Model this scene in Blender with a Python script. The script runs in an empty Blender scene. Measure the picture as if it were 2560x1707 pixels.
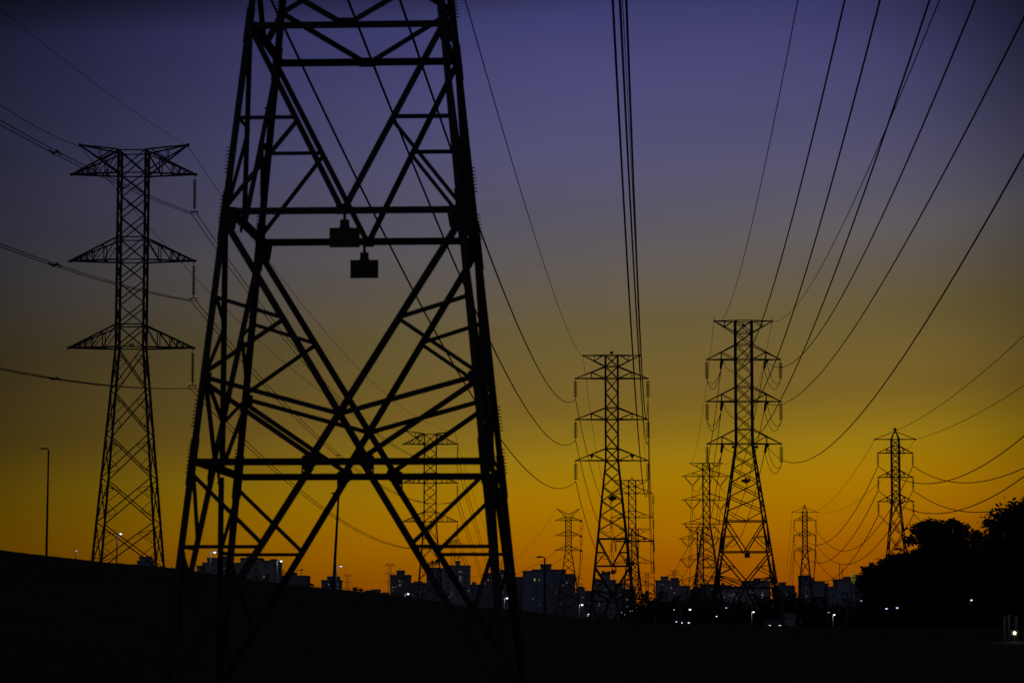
import bpy, math, random
from mathutils import Vector
R = math.radians
random.seed(7)
sc = bpy.context.scene
col = sc.collection

# ------------------------------------------------------------------ camera
EYE = 1.6
FPX = 7000.0                      # focal length in pixels of the 2560 wide photograph
PITCH = math.atan(0.102)
CP, SP = math.cos(PITCH), math.sin(PITCH)
cam_data = bpy.data.cameras.new('camera')
cam_data.sensor_width = 36.0
cam_data.lens = FPX / 2560 * 36
cam_data.clip_start = 0.5
cam_data.clip_end = 40000
cam_data.dof.use_dof = True
cam_data.dof.focus_distance = 420
cam_data.dof.aperture_fstop = 2.8
cam = bpy.data.objects.new('camera', cam_data)
col.objects.link(cam)
cam.location = (0, 0, EYE)
cam.rotation_euler = (math.pi / 2 + PITCH, 0, 0)
sc.camera = cam
sc.view_settings.view_transform = 'Standard'
sc.view_settings.look = 'None'
sc.view_settings.exposure = 0
sc.view_settings.gamma = 1

# ------------------------------------------------------------------ dusk sky
def lin(c):
    return tuple(((v / 255) / 12.92 if v / 255 <= .04045 else ((v / 255 + .055) / 1.055) ** 2.4) for v in c)
world = bpy.data.worlds.new('World')
sc.world = world
world.use_nodes = True
nt = world.node_tree
nt.nodes.clear()
def N(t, **kw):
    n = nt.nodes.new(t)
    for k, v in kw.items():
        setattr(n, k, v)
    return n
def mth(op, a, b=None):
    n = N('ShaderNodeMath', operation=op)
    for i, v in enumerate((a, b)):
        if v is None: continue
        if isinstance(v, (int, float)): n.inputs[i].default_value = v
        else: nt.links.new(v, n.inputs[i])
    return n.outputs[0]
tc = N('ShaderNodeTexCoord')
sx = N('ShaderNodeSeparateXYZ')
nt.links.new(tc.outputs['Generated'], sx.inputs[0])
# afterglow: strongest round the sunset azimuth just above the horizon; its fade sideways and upwards also paints in the lens's dark corners
SUN_AZ, W_LEFT, W_RIGHT, POW, EL0, W_UP, TILT = R(5.7), R(14.44), R(5.8), 3.0, R(7.765), R(3.945), 0.063
REF_AZ = R(3.43)
def glow_at(az_, el_):
    q = az_ - SUN_AZ
    x_ = max(q, 0) / W_RIGHT + max(-q, 0) / W_LEFT
    y_ = max(el_ - EL0, 0) / W_UP
    return math.exp(-(x_ * x_ + y_ * y_) ** (POW / 2))
az = mth('ARCTAN2', sx.outputs[0], sx.outputs[1])
elv = mth('ARCSINE', sx.outputs[2])
SKY_TOP = 0.25
ramp = N('ShaderNodeValToRGB')
# the colour bands lean a little: they sit lower on the side away from the sunset
lean = mth('MAXIMUM', mth('MINIMUM', mth('MULTIPLY', mth('SUBTRACT', az, REF_AZ), TILT), .03), -.03)
nt.links.new(mth('MULTIPLY', mth('SUBTRACT', sx.outputs[2], lean), 1 / SKY_TOP), ramp.inputs[0])
SKY = [(0.0, (125, 60, 2)), (.0095, (140, 71, 1)), (.0232, (153, 86, 0)), (.0335, (164, 102, 0)), (.0445, (166, 114, 0)), (.0534, (163, 119, 4)),
       (.0615, (153, 119, 15)), (.0705, (136, 107, 24)), (.080, (121, 96, 35)), (.1084, (102, 88, 53)), (.1367, (94, 89, 92)), (.1512, (88, 84, 103)),
       (.1788, (78, 77, 115)), (.190, (75, 74, 117)), (.2003, (71, 70, 116)), (.2103, (65, 64, 111)), (.2203, (58, 58, 105))]
el = ramp.color_ramp.elements
while len(el) > 1: el.remove(el[-1])
for i, (z, c) in enumerate(SKY):
    e = el[0] if i == 0 else el.new(z / SKY_TOP)
    e.position = z / SKY_TOP
    q = glow_at(REF_AZ, math.asin(z))
    e.color = (*[v / q for v in lin(c)], 1)
dq = mth('SUBTRACT', az, SUN_AZ)
d1 = mth('ADD', mth('MULTIPLY', mth('MAXIMUM', dq, 0.0), 1 / W_RIGHT), mth('MULTIPLY', mth('MAXIMUM', mth('MULTIPLY', dq, -1.0), 0.0), 1 / W_LEFT))
d2 = mth('MULTIPLY', mth('MAXIMUM', mth('SUBTRACT', elv, EL0), 0.0), 1 / W_UP)
dd_ = mth('ADD', mth('MULTIPLY', d1, d1), mth('MULTIPLY', d2, d2))
fac = mth('EXPONENT', mth('MULTIPLY', mth('POWER', dd_, POW / 2), -1.0))
mp = N('ShaderNodeMapping')
mp.inputs['Scale'].default_value = (5, 5, 16)
nt.links.new(tc.outputs['Generated'], mp.inputs[0])
ns = N('ShaderNodeTexNoise')
ns.inputs['Scale'].default_value = 1.6
ns.inputs['Detail'].default_value = 3
nt.links.new(mp.outputs[0], ns.inputs['Vector'])
fac = mth('MULTIPLY', fac, mth('ADD', mth('MULTIPLY', mth('SUBTRACT', ns.outputs['Fac'], .5), .30), 1.0))
mul = N('ShaderNodeVectorMath', operation='SCALE')
nt.links.new(ramp.outputs[0], mul.inputs[0])
nt.links.new(fac, mul.inputs['Scale'])
def tint(colour, f):
    n = N('ShaderNodeVectorMath', operation='SCALE')
    n.inputs[0].default_value = colour
    nt.links.new(f, n.inputs['Scale'])
    return n.outputs[0]
def vadd(a, b):
    n = N('ShaderNodeVectorMath', operation='ADD')
    nt.links.new(a, n.inputs[0]); nt.links.new(b, n.inputs[1])
    return n.outputs[0]
# pale blue dusk of the eastern half of the sky and of the zenith
east = mth('MINIMUM', mth('MAXIMUM', mth('MULTIPLY', sx.outputs[1], -1.6), 0.0), 1.0)
zen = mth('MINIMUM', mth('MAXIMUM', mth('MULTIPLY', mth('SUBTRACT', elv, R(15)), 1 / R(30)), 0.0), 1.0)
skycol = vadd(vadd(mul.outputs[0], tint((.0205, .0212, .029), east)), tint((.008, .0085, .016), zen))
bg1 = N('ShaderNodeBackground')
nt.links.new(skycol, bg1.inputs[0])
sky = N('ShaderNodeTexSky', sky_type='NISHITA')
sky.sun_disc = False
sky.sun_elevation = R(-3.0)
sky.sun_rotation = SUN_AZ
bg2 = N('ShaderNodeBackground')
bg2.inputs[1].default_value = 0.008
nt.links.new(sky.outputs[0], bg2.inputs[0])
add = N('ShaderNodeAddShader')
nt.links.new(bg1.outputs[0], add.inputs[0])
nt.links.new(bg2.outputs[0], add.inputs[1])
out = N('ShaderNodeOutputWorld')
nt.links.new(add.outputs[0], out.inputs[0])

# ------------------------------------------------------------------ pixel <-> world
def P(px, py, Y):
    u = (px - 1280) / FPX
    v = (853 - py) / FPX
    k = Y / (CP - v * SP)
    return Vector((u * k, Y, EYE + (SP + v * CP) * k))
def proj(p):
    dd = p[1] * CP + (p[2] - EYE) * SP
    hh = -p[1] * SP + (p[2] - EYE) * CP
    return 1280 + FPX * p[0] / dd, 853 - FPX * hh / dd

# ------------------------------------------------------------------ materials
def mat(name, base, rough=.7, metal=0.0, var=.25, scale=3.0, emit=None, estr=0.0, bump=0.0):
    m = bpy.data.materials.new(name)
    m.use_nodes = True
    t = m.node_tree
    b = t.nodes['Principled BSDF']
    b.inputs['Roughness'].default_value = rough
    b.inputs['Metallic'].default_value = metal
    tcn = t.nodes.new('ShaderNodeTexCoord')
    nz = t.nodes.new('ShaderNodeTexNoise')
    nz.inputs['Scale'].default_value = scale
    nz.inputs['Detail'].default_value = 5
    t.links.new(tcn.outputs['Object'], nz.inputs['Vector'])
    cr = t.nodes.new('ShaderNodeValToRGB')
    cr.color_ramp.elements[0].position = .3
    cr.color_ramp.elements[1].position = .7
    cr.color_ramp.elements[0].color = (*[c * (1 - var) for c in base], 1)
    cr.color_ramp.elements[1].color = (*[min(1, c * (1 + var)) for c in base], 1)
    t.links.new(nz.outputs['Fac'], cr.inputs[0])
    t.links.new(cr.outputs[0], b.inputs['Base Color'])
    if bump:
        bp = t.nodes.new('ShaderNodeBump')
        bp.inputs['Strength'].default_value = bump
        t.links.new(nz.outputs['Fac'], bp.inputs['Height'])
        t.links.new(bp.outputs[0], b.inputs['Normal'])
    if emit:
        b.inputs['Emission Color'].default_value = (*emit, 1)
        b.inputs['Emission Strength'].default_value = estr
    return m
M_STEEL = mat('weathered_steel', (.040, .039, .042), .6, .0, .35, 2.0)
M_STEEL2 = mat('dark_steel', (.05, .048, .05), .65, .0, .3, 2.0)
M_GLASS = mat('insulator_glaze', (.05, .04, .035), .35, 0, .2, 6)
M_WIRE = mat('aluminium_wire', (.055, .052, .05), .5, 0, .2, 1)
M_SIGN = mat('sign_enamel', (.06, .058, .02), .5, 0, .1, 4)
M_GROUND = mat('dry_grass_ground', (.034, .026, .011), .95, 0, .6, .35, bump=.4)
M_ROAD = mat('asphalt', (.05, .05, .052), .9, 0, .2, 1.5)
M_GRASS = mat('grass_blades', (.05, .048, .02), .9, 0, .4, .6)
M_LEAF = mat('leaves', (.035, .045, .018), .8, 0, .5, .5)
M_LEAF2 = mat('dark_leaves', (.025, .033, .016), .8, 0, .5, .6)
M_BARK = mat('bark', (.05, .04, .03), .9, 0, .4, 4)
M_POLE = mat('painted_pole', (.45, .46, .45), .5, 0, .12, 3)
M_POLED = mat('dark_pole', (.04, .04, .043), .5, 0, .2, 3)
M_LAMP = mat('lamp_lens', (.8, .8, .85), .3, 0, 0, 1, emit=(.86, .84, 1.0), estr=2.3)
M_LAMPB = mat('lamp_lens_violet', (.8, .8, .85), .3, 0, 0, 1, emit=(.55, .45, 1.0), estr=2.0)
M_LAMPW = mat('lamp_lens_warm', (.8, .8, .7), .3, 0, 0, 1, emit=(1.0, .93, .45), estr=7)
M_HEAD = mat('headlight_lens', (.8, .8, .85), .3, 0, 0, 1, emit=(.8, .86, 1.0), estr=1.3)
M_LAMPD = mat('lamp_lens_dim', (.8, .8, .85), .3, 0, 0, 1, emit=(.9, .92, 1.0), estr=.4)
M_RED = mat('beacon_red', (.6, .05, .03), .3, 0, 0, 1, emit=(1, .12, .05), estr=2.0)
M_WINC = mat('lit_window_cool', (.5, .5, .5), .3, 0, 0, 1, emit=(.75, .83, .75), estr=.13)
M_WIND = mat('lit_window_dim', (.5, .5, .5), .3, 0, 0, 1, emit=(.7, .78, .75), estr=.06)
M_WINY = mat('lit_window_yellow', (.5, .5, .3), .3, 0, 0, 1, emit=(.75, .85, .05), estr=.4)
M_PANE = mat('dark_glass', (.22, .23, .26), .5, 0, .2, 1)
M_FRAMEY = mat('glowing_slats', (.6, .5, .15), .6, 0, .15, 2, emit=(.55, .42, .02), estr=.30)  # yellow glow put in as emission, no lamp lights the slats
M_WALL = [mat('render_grey', (.52, .51, .52), .85, 0, .12, .12),
          mat('render_bluegrey', (.40, .44, .52), .85, 0, .12, .12),
          mat('concrete_dark', (.32, .32, .34), .9, 0, .18, .15),
          mat('render_warm', (.58, .54, .52), .85, 0, .12, .12)]
M_ROOF = mat('roof_bitumen', (.08, .08, .085), .9, 0, .2, .5)
M_CHEV = mat('chevron_yellow', (.55, .45, .02), .6, 0, .1, 5)
M_CHEVB = mat('chevron_black', (.012, .012, .012), .6, 0, .1, 5)
M_CAR = mat('car_paint', (.12, .12, .14), .3, .3, .05, 2)
M_TYRE = mat('tyre_rubber', (.015, .015, .015), .9, 0, .1, 4)

# ------------------------------------------------------------------ mesh helpers
def ortho(dv):
    dv = dv.normalized()
    u = Vector((0, 0, 1)) if abs(dv.z) < .9 else Vector((0, 1, 0))
    a = dv.cross(u).normalized()
    return dv, a, a.cross(dv).normalized()
class MB:
    def __init__(s): s.v = []; s.f = []
    def hexa(s, pts):
        n = len(s.v); s.v += [tuple(p) for p in pts]
        s.f += [(n, n+3, n+2, n+1), (n+4, n+5, n+6, n+7), (n, n+1, n+5, n+4), (n+1, n+2, n+6, n+5), (n+2, n+3, n+7, n+6), (n+3, n, n+4, n+7)]
    def slab(s, a, b, u, v, u0, u1, v0, v1):
        q = [(u0, v0), (u1, v0), (u1, v1), (u0, v1)]
        s.hexa([a + u * x + v * y for x, y in q] + [b + u * x + v * y for x, y in q])
    def bar(s, a, b, w, h=None):
        a, b = Vector(a), Vector(b); h = h or w
        dv, u, v = ortho(b - a)
        s.slab(a, b, u, v, -w/2, w/2, -h/2, h/2)
        return s
    def lbar(s, a, b, w, n, t=None):
        """steel angle: one flange in the face plane, one standing along -n"""
        a, b, n = Vector(a), Vector(b), Vector(n)
        t = t or w * .12
        dv = (b - a).normalized()
        u = dv.cross(n).normalized(); v = u.cross(dv).normalized()
        s.slab(a, b, u, v, -w/2, w/2, -t/2, t/2)
        s.slab(a, b, u, v, -w/2, -w/2 + t, -t/2 - w * .8, -t/2)
        return s
    def box(s, c, sz):
        x, y, z = c; a, b, e = sz[0]/2, sz[1]/2, sz[2]/2
        q = [(-a, -b), (a, -b), (a, b), (-a, b)]
        s.hexa([(x+i, y+j, z-e) for i, j in q] + [(x+i, y+j, z+e) for i, j in q])
        return s
    def ring(s, c, u, v, r, seg):
        n = len(s.v)
        for i in range(seg):
            t = 2 * math.pi * i / seg
            s.v.append(tuple(c + u * (r * math.cos(t)) + v * (r * math.sin(t))))
        return n
    def tube(s, pts, r, seg=5):
        pts = [Vector(p) for p in pts]
        rs = r if isinstance(r, (list, tuple)) else [r] * len(pts)
        prev = None
        for i, p in enumerate(pts):
            a = pts[max(i-1, 0)]; b = pts[min(i+1, len(pts)-1)]
            dv, u, v = ortho(b - a)
            n = s.ring(p, u, v, rs[i], seg)
            if prev is not None:
                for k in range(seg):
                    s.f.append((prev+k, prev+(k+1) % seg, n+(k+1) % seg, n+k))
            else: s.f.append(tuple(range(n, n+seg)))
            prev = n
        s.f.append(tuple(reversed(range(prev, prev+seg))))
        return s
    def lathe(s, a, dv, prof, seg=8):
        dv, u, v = ortho(Vector(dv)); a = Vector(a); prev = None
        for h, r in prof:
            n = s.ring(a + dv * h, u, v, max(r, .002), seg)
            if prev is not None:
                for k in range(seg):
                    s.f.append((prev+k, prev+(k+1) % seg, n+(k+1) % seg, n+k))
            prev = n
        return s
    def plate(s, pts, n, t):
        n = Vector(n).normalized(); m = len(pts); k = len(s.v)
        s.v += [tuple(Vector(p) + n * t/2) for p in pts] + [tuple(Vector(p) - n * t/2) for p in pts]
        s.f.append(tuple(range(k, k+m))); s.f.append(tuple(reversed(range(k+m, k+2*m))))
        for i in range(m):
            j = (i+1) % m
            s.f.append((k+i, k+m+i, k+m+j, k+j))
        return s
    def build(s, name, material, parent=None, loc=None):
        me = bpy.data.meshes.new(name)
        me.from_pydata(s.v, [], s.f); me.update()
        me.materials.append(material)
        o = bpy.data.objects.new(name, me); col.objects.link(o)
        if parent: o.parent = parent
        if loc is not None: o.location = loc
        return o
def tag(o, label=None, cat=None, group=None, kind=None):
    for k, v in (('label', label), ('category', cat), ('group', group), ('kind', kind)):
        if v: o[k] = v
    return o
def empty(name, loc, label, cat, group=None, rz=0):
    o = bpy.data.objects.new(name, None); col.objects.link(o)
    o.empty_display_size = .5
    o.location = loc; o.rotation_euler.z = rz
    return tag(o, label, cat, group)
def copy_tree(o, parent=None):
    c = o.copy(); col.objects.link(c)
    if parent: c.parent = parent
    for ch in list(KIDS.get(o.name, ())) or [x for x in o.children]: copy_tree(ch, c)
    return c
KIDS = {}
def put(o, parent, loc=None):
    c = o.copy(); col.objects.link(c); c.parent = parent
    if loc is not None: c.location = loc
    return c

# ------------------------------------------------------------------ terrain
CREST = [(-600, 1330), (0, 1378), (240, 1405), (438, 1421), (614, 1446), (725, 1461), (821, 1471), (966, 1484), (1050, 1496),
         (1165, 1515), (1308, 1527), (1417, 1539), (1480, 1549), (1600, 1556), (1750, 1561), (2200, 1565), (3200, 1566)]
CR = 150.0
def crest_z(px):
    if px <= CREST[0][0]: y = CREST[0][1]
    elif px >= CREST[-1][0]: y = CREST[-1][1]
    else:
        for (a, ya), (b, yb) in zip(CREST, CREST[1:]):
            if a <= px <= b:
                y = ya + (yb - ya) * (px - a) / (b - a); break
    return EYE + (1567 - y) / FPX * CR
def ss(t):
    t = min(1, max(0, t)); return t * t * (3 - 2 * t)
def ground_z(x, y):
    r = math.hypot(x, y)
    a = math.atan2(x, y)
    t = math.tan(max(-1.2, min(1.2, a)))
    zc = crest_z(1280 + FPX * t)
    if y < 0: zc = zc * max(0, 1 + y / max(r, .01))
    if r <= CR:
        return zc * max(0, (r - 70) / (CR - 70)) ** 1.2
    return zc + (-12 - zc) * ss((r - 165) / 520)
def build_ground():
    rs = [0.5, 8, 15] + [15 + 135 * i / 40 for i in range(1, 41)] + [154, 160, 170, 185, 205, 230, 260, 300, 340, 390, 450, 520, 600, 700, 850, 1100, 1500, 2200, 3500, 6000, 12000]
    an = [-180 + 6 * i for i in range(25)] + [-36 + 1.5 * i for i in range(13)]
    an = sorted(set([round(x, 3) for x in an if x < -16] + [round(-16 + .2 * i, 3) for i in range(161)] + [round(-x, 3) for x in an if -180 < x < -16]))
    m = MB(); n = len(an)
    rnd = random.Random(3)
    for r in rs:
        for a in an:
            x, y = r * math.sin(R(a)), r * math.cos(R(a))
            j = (rnd.random() - .5) * (.10 if r < 140 else (.05 if r < 600 else 0))
            m.v.append((x, y, ground_z(x, y) + (j if abs(r - CR) > 4 else j * .6)))
    for i in range(len(rs) - 1):
        for k in range(n):
            k2 = (k + 1) % n
            m.f.append((i*n+k, i*n+k2, (i+1)*n+k2, (i+1)*n+k))
    m.f.append(tuple(reversed(range(n))))
    o = m.build('ground', M_GROUND)
    for p in o.data.polygons: p.use_smooth = True
    tag(o, kind='structure')
build_ground()
def build_grass():
    m = MB(); rnd = random.Random(11)
    for i in range(9000):
        px = rnd.uniform(-150, 2700)
        r = CR + rnd.uniform(-22, 3)
        a = math.atan((px - 1280) / FPX)
        x, y = r * math.sin(a), r * math.cos(a)
        z = ground_z(x, y) - .04
        h = rnd.uniform(.04, .12) * (1 if rnd.random() < .95 else 1.8)
        w = rnd.uniform(.02, .05)
        dx, dy = rnd.uniform(-.1, .1), rnd.uniform(-.06, .06)
        n = len(m.v)
        m.v += [(x - w, y, z), (x + w, y, z), (x + dx, y + dy, z + h)]
        m.f.append((n, n+1, n+2))
    tag(m.build('bank_grass', M_GRASS), 'short rough grass along the top of the dark bank', 'grass', kind='stuff')
build_grass()
def build_road():
    # a road running behind the bank, under the street lamps
    m = MB(); pts = [(-70, 290), (-45, 262), (-28, 262), (-10, 300), (8, 345), (30, 385), (60, 410), (110, 420), (200, 425)]
    prev = None
    dense = []
    for (ax, ay), (bx, by) in zip(pts, pts[1:]):
        for k in range(8): dense.append((ax + (bx-ax)*k/8, ay + (by-ay)*k/8))
    for i, (x, y) in enumerate(dense):
        x2, y2 = dense[min(i+1, len(dense)-1)]; x1, y1 = dense[max(i-1, 0)]
        tx, ty = x2-x1, y2-y1; l = math.hypot(tx, ty); nx, ny = -ty/l, tx/l
        n = len(m.v)
        for s in (-3.6, -1.2, 1.2, 3.6):
            m.v.append((x+nx*s, y+ny*s, ground_z(x+nx*s, y+ny*s) + .12))
        if prev is not None:
            for k in range(3): m.f.append((prev+k, prev+k+1, n+k+1, n+k))
        prev = n
    tag(m.build('road', M_ROAD), kind='structure')
build_road()

# ------------------------------------------------------------------ lattice pylons
FACES = [(Vector((0, -1, 0)), Vector((1, 0, 0))), (Vector((1, 0, 0)), Vector((0, 1, 0))),
         (Vector((0, 1, 0)), Vector((-1, 0, 0))), (Vector((-1, 0, 0)), Vector((0, -1, 0)))]
def fpt(k, u, z, a):
    n, t = FACES[k]
    return n * a + t * u + Vector((0, 0, z))
def hip_members(H0, H1, H2, foot, a, g, wb, wm, ws):
    """pylon base: list of (kind, x1, z1, x2, z2, width); x in metres from the face centre"""
    L = []
    for s in (-1, 1):
        L.append(('diagonal_brace', s*a(H0), H0, s*.04, H1 + .05, wm))
        zs = H1 + .5*(H0-H1)
        xd = s*a(H0)*.5
        L.append(('strut', s*a(zs), zs, xd, zs, ws))
        L.append(('strut', xd*.98, zs-.08, s*a(H1+.12), H1+.12, ws))
        L.append(('diagonal_brace', s*a(H1-.2), H1-.2, -s*g, H2+.1, wm*1.15))
        # crossing
        tt = a(H1-.2) / (a(H1-.2) + g)
        zc = H1-.2 + tt*(H2+.1-(H1-.2))
        zn = H2 + .335*(H1-H2)
        L.append(('strut', s*a(zn), zn, s*.05, zc, ws*1.2))
        L.append(('strut', s*a(zn-.1), zn-.1, s*g, H2+.12, ws*1.25))
        zu = H1 - .345*(H1-H2); zd = H1 - .43*(H1-H2)
        q = (zd - (H1-.2)) / (H2+.1-(H1-.2))
        xd = s*(a(H1-.2) + q*(-g - a(H1-.2)))
        L.append(('strut', s*a(zu), zu, xd, zd, ws))
        L.append(('strut', xd, zd-.05, s*a(zn+.1), zn+.1, ws))
        # legs of the K below H2
        L.append(('diagonal_brace', s*g, H2-.1, s*a(foot+.15), foot+.15, wm*1.15))
        H3 = foot + .652*(H2-foot)
        def xk(z): return s*(g + (a(foot+.15)-g)*(H2-.1-z)/(H2-.1-foot-.15))
        L.append(('strut', s*a(H3), H3, xk(H3), H3, ws*.9))
        L.append(('strut', s*a(H2-.25), H2-.25, xk(H3+.06), H3+.06, ws))
        zl = foot + .30*(H2-foot)
        L.append(('strut', s*a(H3-.1), H3-.1, xk(zl), zl, ws))
    for z, w in ((H0, wb), (H1, wb), (H2, wb)):
        L.append(('horizontal_beam', -a(z), z, a(z), z, w))
    return L
def insulator_mesh(name, length, n, rad, seg=10):
    m = MB(); pr = [(0, .03), (.12*length, .03)]
    z0, z1 = .12*length, .93*length
    for i in range(n):
        z = z0 + (z1-z0)*i/n; h = (z1-z0)/n
        pr += [(z, .05), (z+.15*h, rad), (z+.5*h, rad*.92), (z+.55*h, .05)]
    pr += [(z1, .04), (length, .04)]
    m.lathe((0, 0, 0), (0, 0, -1), pr, seg)
    me = bpy.data.meshes.new(name); me.from_pydata(m.v, [], m.f); me.materials.append(M_GLASS)
    return me
def link_mesh(name, me, parent, loc=(0, 0, 0), rot=None):
    o = bpy.data.objects.new(name, me); col.objects.link(o); o.parent = parent; o.location = loc
    if rot: o.rotation_euler = rot
    return o
def xpanels(m, nodes, a, w, horiz=()):
    for z1, z2 in zip(nodes, nodes[1:]):
        for k in range(4):
            for s in (-1, 1):
                m[k].bar(fpt(k, s*a(z1), z1, a(z1)), fpt(k, -s*a(z2), z2, a(z2)), w*.8, w)
    for z in horiz:
        for k in range(4): m[k].bar(fpt(k, -a(z), z, a(z)), fpt(k, a(z), z, a(z)), w)
def make_legs(root, zs, a, w, bolts=None):
    for sx_ in (-1, 1):
        for sy_ in (-1, 1):
            m = MB()
            for z1, z2 in zip(zs, zs[1:]):
                m.bar((sx_*a(z1), sy_*a(z1), z1), (sx_*a(z2), sy_*a(z2), z2), w)
            if bolts and sx_ > 0 and sy_ == bolts[0]:     # step bolts welded up one leg
                z = bolts[1]
                while z < bolts[2]:
                    m.bar((a(z), sy_*a(z), z), (a(z) + .30, sy_*a(z), z), .032); z += .82
            m.build('leg', M_STEEL, root)
def make_arm(root, s, zb, za, a, tip, fr, w, post=None, double=True, name='crossarm', box=0):
    m = MB(); tipv = Vector((s*tip, 0, zb)); ab, at_ = a(zb), a(za)
    for y in (-1, 1):
        B = Vector((s*ab, y*ab, zb)); T = Vector((s*at_, y*at_, za))
        m.bar(B, tipv, w); m.bar(T, tipv, w*.9)
        pb, pt = B, T
        for f in fr:
            b = B.lerp(tipv, f); t = T.lerp(tipv, f)
            m.bar(b, t, w*.6)
            m.bar(pb, t, w*.6) if len(fr) == 1 else m.bar(pt, b, w*.5)
            pb, pt = b, t
    for f in list(fr) + [0]:
        m.bar(Vector((s*ab, -ab, zb)).lerp(tipv, f), Vector((s*ab, ab, zb)).lerp(tipv, f), w*.6)
    m.box(tipv + Vector((-s*.05, 0, 0)), (.32, .25, .22))
    if box:
        f = fr[0]; b = Vector((s*ab, 0, zb)).lerp(tipv, f)
        if box == 1: m.box(b + Vector((0, 0, .62)), (.16, .16, .5))
        else: m.box(b + Vector((0, 0, .7)), (.5, .12, .4))
        m.bar(b, b + Vector((0, 0, .5)), .06)
    return m.build(name, M_STEEL, root)
def make_horn(root, s, zt, zl, a, half, w, tipz=None):
    m = MB(); tipz = zt if tipz is None else tipz
    tipv = Vector((s*half, 0, tipz))
    for y in (-1, 1):
        T = Vector((s*a(zt), y*a(zt), zt)); B = Vector((s*a(zl), y*a(zl), zl))
        m.bar(T, tipv, w); m.bar(B, tipv, w)
        m.bar(T.lerp(tipv, .12), B.lerp(tipv, .5), w*.7)
        m.bar(T.lerp(tipv, .5), B.lerp(tipv, .5), w*.6)
    m.box(tipv, (.2, .2, .3))
    return m.build('earth_wire_arm', M_STEEL, root)

class Tower:
    pass
def ab_tower(cx, Y, sp, label, kind):
    """double circuit pylon measured in photograph pixels at depth Y"""
    X0 = P(cx, sp['arms'][1][0], Y).x
    zg = ground_z(X0, Y)
    root = empty('lattice_pylon', (X0, Y, zg), label, 'pylon', 'lattice power pylons')
    T = Tower(); T.root = root
    Zl = lambda py: P(cx, py, Y).z - zg
    W = lambda d, py: P(cx + d, py, Y).x - P(cx, py, Y).x
    arms = [(Zl(b), Zl(t)) for b, t in sp['arms']]
    hb = W(sp['hb'], sp['arms'][1][0])
    z3 = arms[2][0]
    H0, H1, H2 = Zl(sp['H0']), Zl(sp['H1']), Zl(sp['H2'])
    aH1 = W(sp['hH1'], sp['H1'])
    slope = (aH1 - hb) / (z3 - H1)
    a = lambda z: hb if z >= z3 else hb + slope*(z3 - z)
    foot = 0.0
    ztop = Zl(sp['top'])
    u = 1.0
    make_legs(root, [-.4, H1, z3, ztop], a, .24, (-1, H2, ztop - .5))
    fm = [MB() for _ in range(4)]
    up = [Zl(y) for y in sp['nodes']]                      # const body nodes
    xpanels(fm, up, a, .12, [z for b, t in arms for z in (b, t)] + [ztop, Zl(sp['hornlow'])])
    fl = [Zl(y) for y in sp['flare']]
    xpanels(fm, fl, a, .13)
    for k in range(4):
        for s in (-1, 1):
            z = fl[-1]
            fm[k].bar(fpt(k, s*a(z), z, a(z)), fpt(k, 0, H0, a(H0)), .10)
    for (nm, x1, z1, x2, z2, w) in hip_members(H0, H1, H2, foot, a, .55, .17, .16, .12):
        for k in range(4): fm[k].bar(fpt(k, x1, z1, a(z1)), fpt(k, x2, z2, a(z2)), w)
    for k in range(4): fm[k].build('face_bracing', M_STEEL, root)
    tip = W(sp['tip'], sp['arms'][1][0]); post = W(sp['post'], sp['arms'][1][0])
    fr = [(post - hb) / (tip - hb)]
    for i, (b, t) in enumerate(arms):
        for s in (-1, 1):
            make_arm(root, s, b, t, a, tip, fr, .155, box=(0 if kind != 'susp' else (2 if i == 2 else 1)))
    hw = W(sp['horn'], sp['top'])
    for s in (-1, 1): make_horn(root, s, ztop, Zl(sp['hornlow']), a, hw, .13, Zl(sp.get('horntip', sp['top'])))
    T.ins = {}; T.inner = {}; T.horn = {}
    base = Vector((X0, Y, zg))
    L = W(sp['ins'], sp['arms'][1][0])
    if kind == 'susp' or kind == 'strain':
        me = insulator_mesh('insulator_string', L, 10, .31)
        for i, (b, t) in enumerate(arms):
            for s in (-1, 1):
                link_mesh('insulator_string', me, root, (s*tip, 0, b - .1))
                T.ins[(s, i)] = base + Vector((s*tip, 0, b - .1 - L))
    if kind == 'strain':
        ms = insulator_mesh('strain_insulator', 2.1, 9, .2)
        for i, (b, t) in enumerate(arms):
            for s in (-1, 1):
                link_mesh('strain_insulator', ms, root, (s*post, -.3, b - .12), (R(-80), 0, 0))
                link_mesh('strain_insulator', ms, root, (s*post - s*.05, .3, b - .12), (R(58), 0, 0))
                T.inner[(s, i)] = (base + Vector((s*post - s*.1, -.3 - 2.05, b - .55)), base + Vector((s*post - s*.12, .3 + 1.85, b - 1.1)))
    if kind == 'vee':
        lv = W(sp['vdrop'], sp['arms'][1][0])
        o1, i1, q = (W(v, sp['arms'][1][0]) for v in sp['vee'])
        for i, (b, t) in enumerate(arms):
            for s in (-1, 1):
                for e in (o1, i1):
                    d = Vector((s*q, 0, -lv)) - Vector((s*e, 0, 0)); Ld = d.length
                    mi = MB()
                    pr = [(0, .03), (.2, .03)]
                    for j in range(10):
                        z = .3 + (Ld*.92 - .3)*j/10
                        pr += [(z, .06), (z + .08, .22), (z + .16, .22), (z + .2, .06)]
                    pr += [(Ld, .04)]
                    mi.lathe((s*e, 0, b), d, pr, 8)
                    mi.build('insulator_string', M_GLASS, root)
                T.ins[(s, i)] = base + Vector((s*q, 0, b - lv))
    for s in (-1, 1): T.horn[s] = base + Vector((s*hw, 0, Zl(sp.get('horntip', sp['top'])) - (.3 if kind == 'susp' else 0)))
    T.a = a; T.H1 = H1; T.base = base; T.Zl = Zl; T.top = ztop; T.arms = arms; T.hb = hb; T.H0 = H0
    T.cx, T.Y, T.refpy = cx, Y, sp['arms'][1][0]
    return T
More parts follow.
